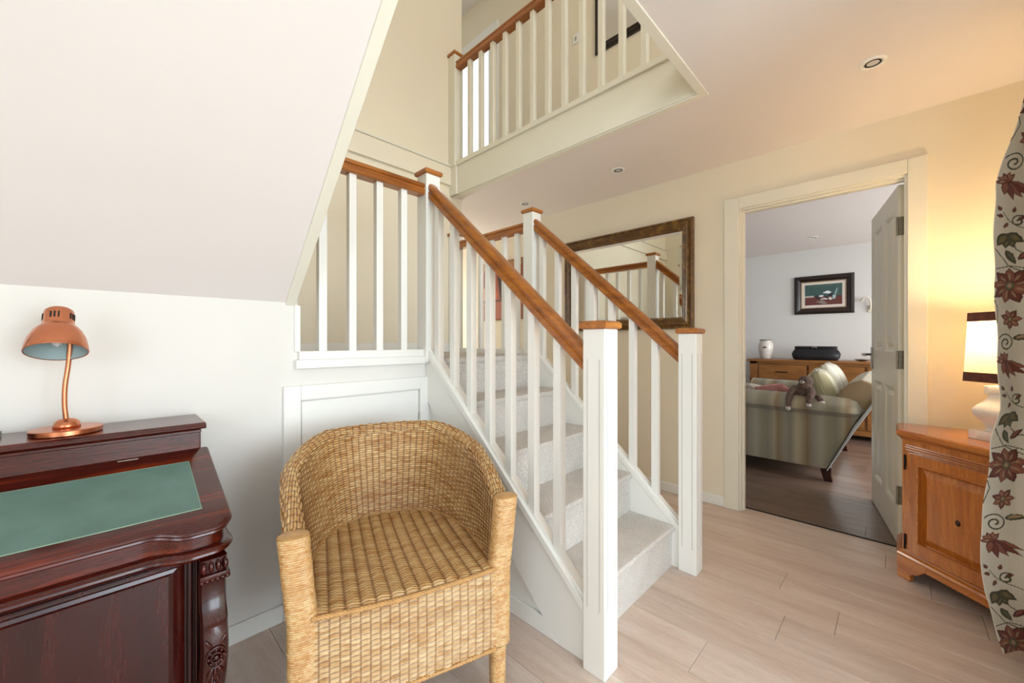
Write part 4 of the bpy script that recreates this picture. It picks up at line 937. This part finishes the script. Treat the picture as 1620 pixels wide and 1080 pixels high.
bx_ = bx_+.70*sh*np.where(sh > 0, .3, 1)+.006*np.sin(ZN*7+UU*14)+.003*np.sin(ZN*19+UU*31); by_ = by_-.715*sh*np.where(sh > 0, 1.0, 1)+.006*np.sin(ZN*5.3+UU*23)+.002*np.sin(ZN*26)
Pc = np.stack([bx_, np.maximum(by_, YF+.02), ZV+.0*UU], -1)
CC = np.zeros(UU.shape+(3,)); CC[:] = hexa('#ebe5d8'); CC *= (.97+.05*k_.rand(nU, 1)*k_.rand(1, nV)**.5)[..., None]
RED, RED2, RED3, GRN, GRN2, TAN = '#7c4238', '#9a5e4e', '#5e2f2c', '#4c4c36', '#64694e', '#b89a7c'
HS = 1.15       # the cloth's width is printed a little narrower than its height
def el(cx, cy, pts): return [(cx+p[0]*HS, cy+p[1]) for p in pts]
def petal(cx, cy, a, r0, r1, wd, colr, c2=None):
    ca, sa = math.cos(a), math.sin(a); pts = []
    for t in np.linspace(0, 1, 9): pts.append((r0+(r1-r0)*t, wd*math.sin(PI*t**.75)*(1+.12*math.sin(t*20))))
    for t in np.linspace(1, 0, 9): pts.append((r0+(r1-r0)*t, -wd*math.sin(PI*t**.75)))
    q = [(x*ca-y*sa, x*sa+y*ca) for x, y in pts]; return el(cx, cy, q)
def sub(cx, cy, r): return (slice(int(np.searchsorted(cu_u, cx-r)), int(np.searchsorted(cu_u, cx+r))+1), slice(max(0, int((cy-r-.012)/2.228*(nV-1))), max(1, int((cy+r-.012)/2.228*(nV-1))+2)))
def dpoly(P, colr, a=1.0):
    xs_ = [p[0] for p in P]; ys_ = [p[1] for p in P]; cx, cy = (min(xs_)+max(xs_))/2, (min(ys_)+max(ys_))/2; r = max(max(xs_)-min(xs_), max(ys_)-min(ys_))/2+.004
    s = sub(cx, cy, r); U_, V_ = UU[s], ZV[s]
    if U_.size == 0: return
    c = CC[s]; m = in_poly(U_, V_, P); c[m] = c[m]*(1-a)+hexa(colr)*a; CC[s] = c
def dline(P, w0, w1, colr):
    xs_ = [p[0] for p in P]; ys_ = [p[1] for p in P]; cx, cy = (min(xs_)+max(xs_))/2, (min(ys_)+max(ys_))/2; r = max(max(xs_)-min(xs_), max(ys_)-min(ys_))/2+.008
    s = sub(cx, cy, r); U_, V_ = UU[s], ZV[s]
    if U_.size == 0: return
    c = CC[s]; m = near_line(U_, V_, P, w0, w1); c[m] = hexa(colr); CC[s] = c
def flower(cx, cy, R, n=8, ph=0):
    for k in range(n):
        a = ph+2*PI*k/n; dpoly(petal(cx, cy, a, R*.15, R*(1+.08*(k % 2)), R*.30, k), RED3); dpoly(petal(cx, cy, a, R*.18, R*.95, R*.25, k), RED if k % 2 else RED2)
        dpoly(petal(cx, cy, a, R*.30, R*.75, R*.07, k), TAN, .8)
    dpoly(el(cx, cy, [(R*.24*math.cos(t), R*.24*math.sin(t)) for t in np.linspace(0, 2*PI, 12)]), GRN2); dpoly(el(cx, cy, [(R*.13*math.cos(t), R*.13*math.sin(t)) for t in np.linspace(0, 2*PI, 10)]), TAN)
def spiral(cx, cy, R, turns=1.6, sg=1, ph=0):
    P = [(cx+sg*HS*R*(1-.85*t)*math.cos(ph+turns*2*PI*t), cy+R*(1-.85*t)*math.sin(ph+turns*2*PI*t)) for t in np.linspace(0, 1, 40)]; dline(P, .0022, .0034, GRN)
def leaf_(cx, cy, Ln, a, wd=.28, c=GRN, c2=GRN2):
    dpoly(petal(cx, cy, a, 0, Ln, Ln*wd*.6, 0), c); dpoly(petal(cx, cy, a+.05, Ln*.15, Ln*.85, Ln*wd*.28, 0), c2)
def motif(u, z):
    flower(u, z+.68, .064, 9, .3); flower(u+.002, z+.56, .036, 7, .1); leaf_(u+.01, z+.49, .06, .25, .3, GRN, TAN)
    spiral(u-.022, z+.475, .034, 1.6, -1, .5); dline(el(u, z, [(-.06, .52), (-.045, .60), (-.06, .64)]), .0016, .0016, GRN)
    for k, (an, ln) in enumerate(((-.3, .085), (-.55, .09), (-.85, .075), (-1.25, .07), (-1.7, .05))):      # trailing lily
        dpoly(petal(u-.028, z+.41, an, 0, ln, .012, 0), RED3); dpoly(petal(u-.028, z+.41, an, .004, ln*.94, .009, 0), RED if k % 2 else RED2)
    for k in range(5): dpoly(petal(u-.028, z+.41, 1.0+k*.55, 0, .035, .009, 0), RED2 if k % 2 else RED); dpoly(petal(u-.028, z+.41, 1.0+k*.55, .006, .024, .003, 0), TAN)
    dline(el(u, z, [(-.03, .30), (-.01, .27), (.02, .25), (.06, .235)]), .0014, .0014, GRN)
    for (a, b, an) in ((-.035, .305, 2.2), (-.028, .285, 2.9), (.0, .30, 1.3), (-.012, .262, -2.2), (.016, .275, .6)): dpoly(petal(u+a*HS, z+b, an, 0, .022, .0065, 0), RED3); dpoly(petal(u+a*HS, z+b, an, .002, .019, .004, 0), RED)
    for an in (-1.2, -1.7, -2.2, -.6): dpoly(petal(u-.014, z+.225, an, 0, .055, .018, 0), GRN); dpoly(petal(u-.014, z+.225, an, .01, .045, .009, 0), '#7d6f4c')
    spiral(u+.02, z+.27, .022, 1.2, 1, 1.0); leaf_(u-.022, z+.165, .06, -1.0, .34); dline(el(u, z, [(.0, .22), (.012, .17), (.04, .145), (.06, .15)]), .0018, .0018, GRN)
    dline(el(u, z, [(-.05, .17), (-.01, .11), (.05, .08)]), .0018, .0018, GRN)
    leaf_(u+.02, z+.13, .05, .9, .3, RED3, RED2)
    dline(el(u, z, [(-.05, .74), (.0, .75), (.06, .735)]), .0016, .0016, GRN)
FIX = .062            # path distance of the strip that faces the camera
for q in (-3, -2, -1, 0, 1, 2, 3, 4, 5, 6, 7, 8, 9, 10, 11, 12):
    for r in range(-1, 5): motif(FIX+q*.24, -.0+r*.64+(.32 if q % 2 else 0))
M['cloth'] = vcol('embroidered_linen', .85, .25, 500, .2)
co = grid_obj('curtain_cloth', Pc, 'cloth', cu, CC); sm = co.modifiers.new('thickness', 'SOLIDIFY'); sm.thickness = .002
obj('curtain_pole', MB().tube([(2.40, -.40, 2.262), (.9, -.40, 2.262)], .013, 14).ell((2.415, -.40, 2.262), (.02, .02, .02)), 'goldframe', cu, True)
for x in np.linspace(1.62, 2.36, 9): obj('curtain_ring', MB().tube([(x, -.40+.018*math.cos(a), 2.258+.018*math.sin(a)) for a in np.linspace(0, 2*PI, 18)], .0025, 6), 'goldframe', cu, True)

# ------------------------------------------------------------------ LIVING ROOM: sideboard, sofa and the things on them
sb = thing('sideboard', 'long brown oak sideboard against the living room wall', 'sideboard', (6.12, .5, 0))
sx0 = 5.90; SY0, SY1 = -.35, 1.40
obj('top', MB().box(sx0-.02, 6.385, SY0-.02, SY1+.03, .865, .893, .004, 2), 'side', sb)
obj('carcase', MB().box(sx0+.02, 6.38, SY0, SY1, .08, .865).box(sx0, sx0+.03, SY1-.09, SY1, 0, .865, .003).box(sx0, sx0+.03, SY0, SY0+.09, 0, .865, .003).box(sx0, sx0+.03, SY0, SY1, .835, .865, .002).box(sx0, sx0+.03, SY0, SY1, .62, .645, .002).box(sx0, sx0+.03, SY0, SY1, .06, .12, .002), 'side', sb)
for i in range(3):
    ya = SY0+.10+i*.525; yb = ya+.50
    dd = obj('drawer', MB().box(sx0-.004, sx0+.02, ya, yb, .65, .83, .003, 2), 'side', sb); obj('handle', MB().tube([(sx0-.005, (ya+yb)/2-.06, .74), (sx0-.022, (ya+yb)/2-.05, .74), (sx0-.022, (ya+yb)/2+.05, .74), (sx0-.005, (ya+yb)/2+.06, .74)], .006, 8), 'iron', dd)
    dd = obj('door', MB().box(sx0-.004, sx0+.02, ya, yb, .125, .615, .003, 2), 'side', sb); obj('door_panel', MB().box(sx0-.009, sx0-.003, ya+.07, yb-.07, .195, .545, .004), 'side', dd)
vz = thing('pottery_vase', 'squat cream pottery jar with a brown rim on the sideboard', 'vase', (6.10, 1.262, .8935))
obj('body', MB().lathe([(.052, 0), (.060, .012), (.078, .09), (.086, .15), (.083, .19), (.066, .222), (.060, .236), (.066, .244), (.066, .248), (.058, .246), (.054, .23), (.05, .05), (0, .02)], (6.10, 1.262, .8935), 40), 'pot', vz, True)
obj('rim', MB().lathe([(.066, .240), (.068, .244), (.066, .252), (.058, .250), (.058, .240)], (6.10, 1.262, .8935), 40, close=True), 'rust', vz, True)
obj('emblem', MB().ell((6.10-.083, 1.262-.004, .8935+.15), (.004, .022, .012), 14, 8), 'band', vz, True)
bg_ = thing('black_handbag', 'rounded black leather bag with a metal clasp on the sideboard', 'bag', (6.08, .73, .8935))
P = []; prof = [(.0, 0), (.020, .045), (.045, .055), (.09, .075), (.13, .085), (.155, .060), (.165, .052), (.170, .0)]
prof2 = [(-.085, 0), (-.098, .03), (-.095, .075), (-.07, .11), (-.062, .13), (-.068, .155), (-.055, .168), (.055, .168), (.068, .155), (.062, .13), (.07, .11), (.095, .075), (.098, .03), (.085, 0)]
mb = MB(); nn = len(prof2); vs = []; ysn = np.linspace(-1, 1, 15)
for q in ysn:
    sc = (1-abs(q)**6*.35); 
    for a, b in prof2:
        yy = q*(.205+.03*math.sin(PI*min(1, b/.13))) ; vs.append((6.08+a*sc, .73+yy, .8935+b))
obj('body', mb.add(vs, [(i*nn+k, i*nn+(k+1) % nn, (i+1)*nn+(k+1) % nn, (i+1)*nn+k) for i in range(14) for k in range(nn)]+[list(range(nn)), list(range(14*nn, 15*nn))]), 'black', bg_, 'auto')
obj('clasp', MB().tube([(6.08-.072, .71, 1.035), (6.08-.083, .715, 1.05), (6.08-.083, .755, 1.05), (6.08-.072, .76, 1.035)], .005, 8), 'steel', bg_, True)
tr = thing('silver_dish', 'small silver dish beside the door edge on the sideboard', 'dish', (6.05, .30, .8935))
obj('bowl', MB().lathe([(.02, 0), (.045, .006), (.075, .022), (.078, .024), (.073, .022), (.04, .010), (0, .008)], (6.05, .30, .8935), 28), 'steel', tr, True)
wo = thing('wall_hook', 'curved cream wall ornament on the living room wall beside the door edge', 'ornament', (6.4, .28, 1.55))
obj('stem', MB().tube(smoothpath([(6.385, .245, 1.50), (6.37, .240, 1.56), (6.36, .25, 1.62), (6.36, .28, 1.645), (6.36, .31, 1.63), (6.365, .325, 1.60)]), .010, 10), 'ivory', wo, True)
obj('mount', MB().box(6.386, 6.40, .225, .265, 1.47, 1.55, .004, 2), 'ivory', wo)

sf = thing('striped_sofa', 'two seat sofa in beige and sage striped fabric seen from its end', 'sofa', (4.6, .85, 0))
SX0, SX1 = 3.95, 5.40
# near and far arms: side panel with a rolled top
def arm(xa, xb):
    n_ = 18; vs = []; prof = []
    for a in np.linspace(-.55*PI, 1.05*PI, n_): prof.append((.150*math.cos(a), .093*math.sin(a)))
    ys_ = np.concatenate([np.linspace(.185, 1.22, 24)]); out = []
    xc = (xa+xb)/2+.01*(1 if xa < 4.5 else -1)
    for y in ys_:
        f = (y-.185)/1.035; zc = .590+.012*f; s = 1.0-.10*max(0, .15-f)/.15
        s *= math.sqrt(max(.05, 1-max(0, (.10-f)/.10)**2.2)); out += [(xc+p[0]*s*sg_, y, zc-.02*(1-s)+p[1]*s) for p in prof for sg_ in (1,)]
    m = len(ys_); fs = [(i*n_+k, i*n_+k+1, (i+1)*n_+k+1, (i+1)*n_+k) for i in range(m-1) for k in range(n_-1)]+[list(range(n_)), list(range((m-1)*n_, m*n_))]+[(i*n_+n_-1, i*n_, (i+1)*n_, (i+1)*n_+n_-1) for i in range(m-1)]
    return MB().add(out, fs)
for xa, xb in ((SX0-.02, SX0+.20), (SX1-.20, SX1+.02)):
    a = obj('arm', MB().prism([(.410, .11), (1.22, .11), (1.22, .58), (.200, .58), (.246, .48)], 'x', xa+.045, xb-.045, .012, 2), 'stripe', sf, 'auto')
    obj('arm_roll', arm(xa, xb), 'stripe', a, 'auto')
obj('base', MB().box(SX0+.18, SX1-.18, .42, 1.25, .11, .40, .02, 3), 'stripe', sf, 'auto')
# sloping back with a scrolled top
bk = [(.40, .11), (.47, .11), (.33, .74), (.27, .80), (.20, .83), (.13, .80), (.10, .74), (.115, .69), (.24, .46)]
obj('back', MB().prism(bk, 'x', SX0+.075, SX1-.075, .018, 3), 'stripex', sf, 'auto')
mb = MB().prism([(.400, .105), (.408, .105), (.243, .478), (.120, .70), (.100, .70), (.228, .46)], 'x', SX0-.005, SX1+.005, .003, 1); obj('back_cover', mb, 'backfab', sf, False, label='pale blue-grey striped cloth on the sofa back')
for x in (SX0+.10, SX1-.10):
    for y in (.42, 1.18):
        mb = MB(); vs = []
        for z, s, dy in ((.115, .036, .0), (.06, .030, -.004), (0, .026, -.018 if y < .8 else .018)): vs += [(x-s, y-s+dy, z), (x+s, y-s+dy, z), (x+s, y+s+dy, z), (x-s, y+s+dy, z)]
        obj('leg', mb.add(vs, [(i*4+k, i*4+(k+1) % 4, i*4+4+(k+1) % 4, i*4+4+k) for i in range(2) for k in range(4)]+[(0, 1, 2, 3), (8, 9, 10, 11)]), 'mahogv', sf)
def cushion(name, label, c, size, rot, mat, group=None, k=.42):
    bm = bmesh.new(); bmesh.ops.create_cube(bm, size=2); bmesh.ops.subdivide_edges(bm, edges=bm.edges[:], cuts=14, use_grid_fill=True)
    for v in bm.verts:
        x, y, z = v.co; e = max(abs(x), abs(z)); r = (1-min(1, abs(x))**2.3)*(1-min(1, abs(z))**2.3); cor = (abs(x)*abs(z))**2
        v.co = Vector((x*size[0]*(1-.06*(1-x*x*0)*(1-abs(z))*0-.0)*(1+.05*cor), y*size[1]*(.16+.84*max(0, r)**k), z*size[2]*(1+.05*cor)))
    t = thing(name, label, 'cushion', c, 0, group); t.rotation_euler = rot
    mb = MB(); mb.bm(bm); obj('cushion_cover', mb, mat, t, True, True)
    pts = []
    for a in np.linspace(0, 2*PI, 49): 
        cx, sz = math.cos(a), math.sin(a); q = (abs(cx)**8+abs(sz)**8)**(-1/8); pts.append((cx*q*size[0]*1.0, 0, sz*q*size[2]*1.0))
    obj('piping', MB().tube(pts, .007, 6, False), mat, t, True, True); return t
G1 = 'back cushions of the striped sofa'
cushion('back_cushion', 'olive striped back cushion at the near end of the sofa', (4.36, .46, .672), (.26, .115, .20), (-.30, 0, .10), 'pillow', G1)
cushion('back_cushion', 'paler striped back cushion at the far end of the sofa', (4.93, .45, .695), (.27, .11, .21), (-.30, 0, .05), 'pillow2', G1)
sc_ = thing('seat_cushion', 'striped seat cushion filling the sofa seat', 'cushion', (4.67, .85, .402)); obj('cushion_cover', MB().box(SX0+.20, SX1-.20, .44, 1.24, .402, .50, .03, 4), 'stripe', sc_, 'auto')
cushion('patterned_cushion', 'grey patterned cushion behind the near sofa arm', (4.34, 1.08, .615), (.16, .07, .15), (-1.05, .1, .9), 'print')
cushion('pink_cushion', 'pink and cream cushion beside the soft toy', (4.30, .79, .63), (.13, .06, .13), (-.9, .2, 1.1), 'pink')
cushion('ivory_cushion', 'ivory cushion lying at the back of the sofa seat', (4.72, 1.02, .60), (.18, .06, .16), (-1.2, .1, .5), 'ivory')
td = thing('soft_toy', 'grey brown plush sloth toy draped over the near sofa arm', 'toy', (4.02, .56, .60), 0)
mb = MB(); mb.ell((0, 0, .115), (.060, .062, .072)).ell((-.015, -.015, .195), (.048, .052, .046)).ell((-.052, .005, .188), (.016, .026, .020)).ell((-.03, -.015, .15), (.04, .045, .04))
mb.tube(smoothpath([(-.02, .05, .14), (-.08, .075, .10), (-.125, .085, .035), (-.135, .085, -.01)]), [.026]*8+[.023]*8+[.019]*9, 12); mb.tube(smoothpath([(-.02, -.05, .13), (-.085, -.06, .11), (-.13, -.055, .06), (-.137, -.05, .03)]), [.028]*8+[.026]*8+[.020]*9, 12)
mb.tube(smoothpath([(0, .04, .07), (-.03, .10, .06), (-.04, .15, .055)]), [.028]*8+[.02]*9, 12); mb.tube(smoothpath([(0, -.04, .07), (-.05, -.10, .075), (-.09, -.12, .05)]), [.028]*8+[.022]*9, 12)
tb = obj('body', mb, 'fur', td, True, True); rm = tb.modifiers.new('merge', 'REMESH'); rm.mode = 'VOXEL'; rm.voxel_size = .006; rm.use_smooth_shade = True
for c_, r_ in (((-.137, .086, -.022), (.014, .018, .020)), ((-.139, -.05, .018), (.014, .018, .018)), ((-.045, .165, .05), (.016, .018, .012)), ((-.096, -.13, .040), (.014, .018, .014))): obj('paw', MB().ell(c_, r_), 'pale', td, True, True)
mb = MB().ell((-.066, .004, .190), (.008, .016, .012)); obj('face_patch', mb, 'pale', td, True, True)
mb = MB().ell((-.073, .004, .194), (.005, .007, .005)).ell((-.064, .024, .204), (.005, .005, .005)).ell((-.064, -.018, .206), (.005, .005, .005)); obj('nose_and_eyes', mb, 'iron', td, True, True)

# ground outside the windows
g = struct(obj('ground', MB().box(-14, 20, -16, -2.9, -.3, -.15).box(-14, -2.4, -2.6, 12, -.3, -.15), 'grass'), 'lawn outside the windows')
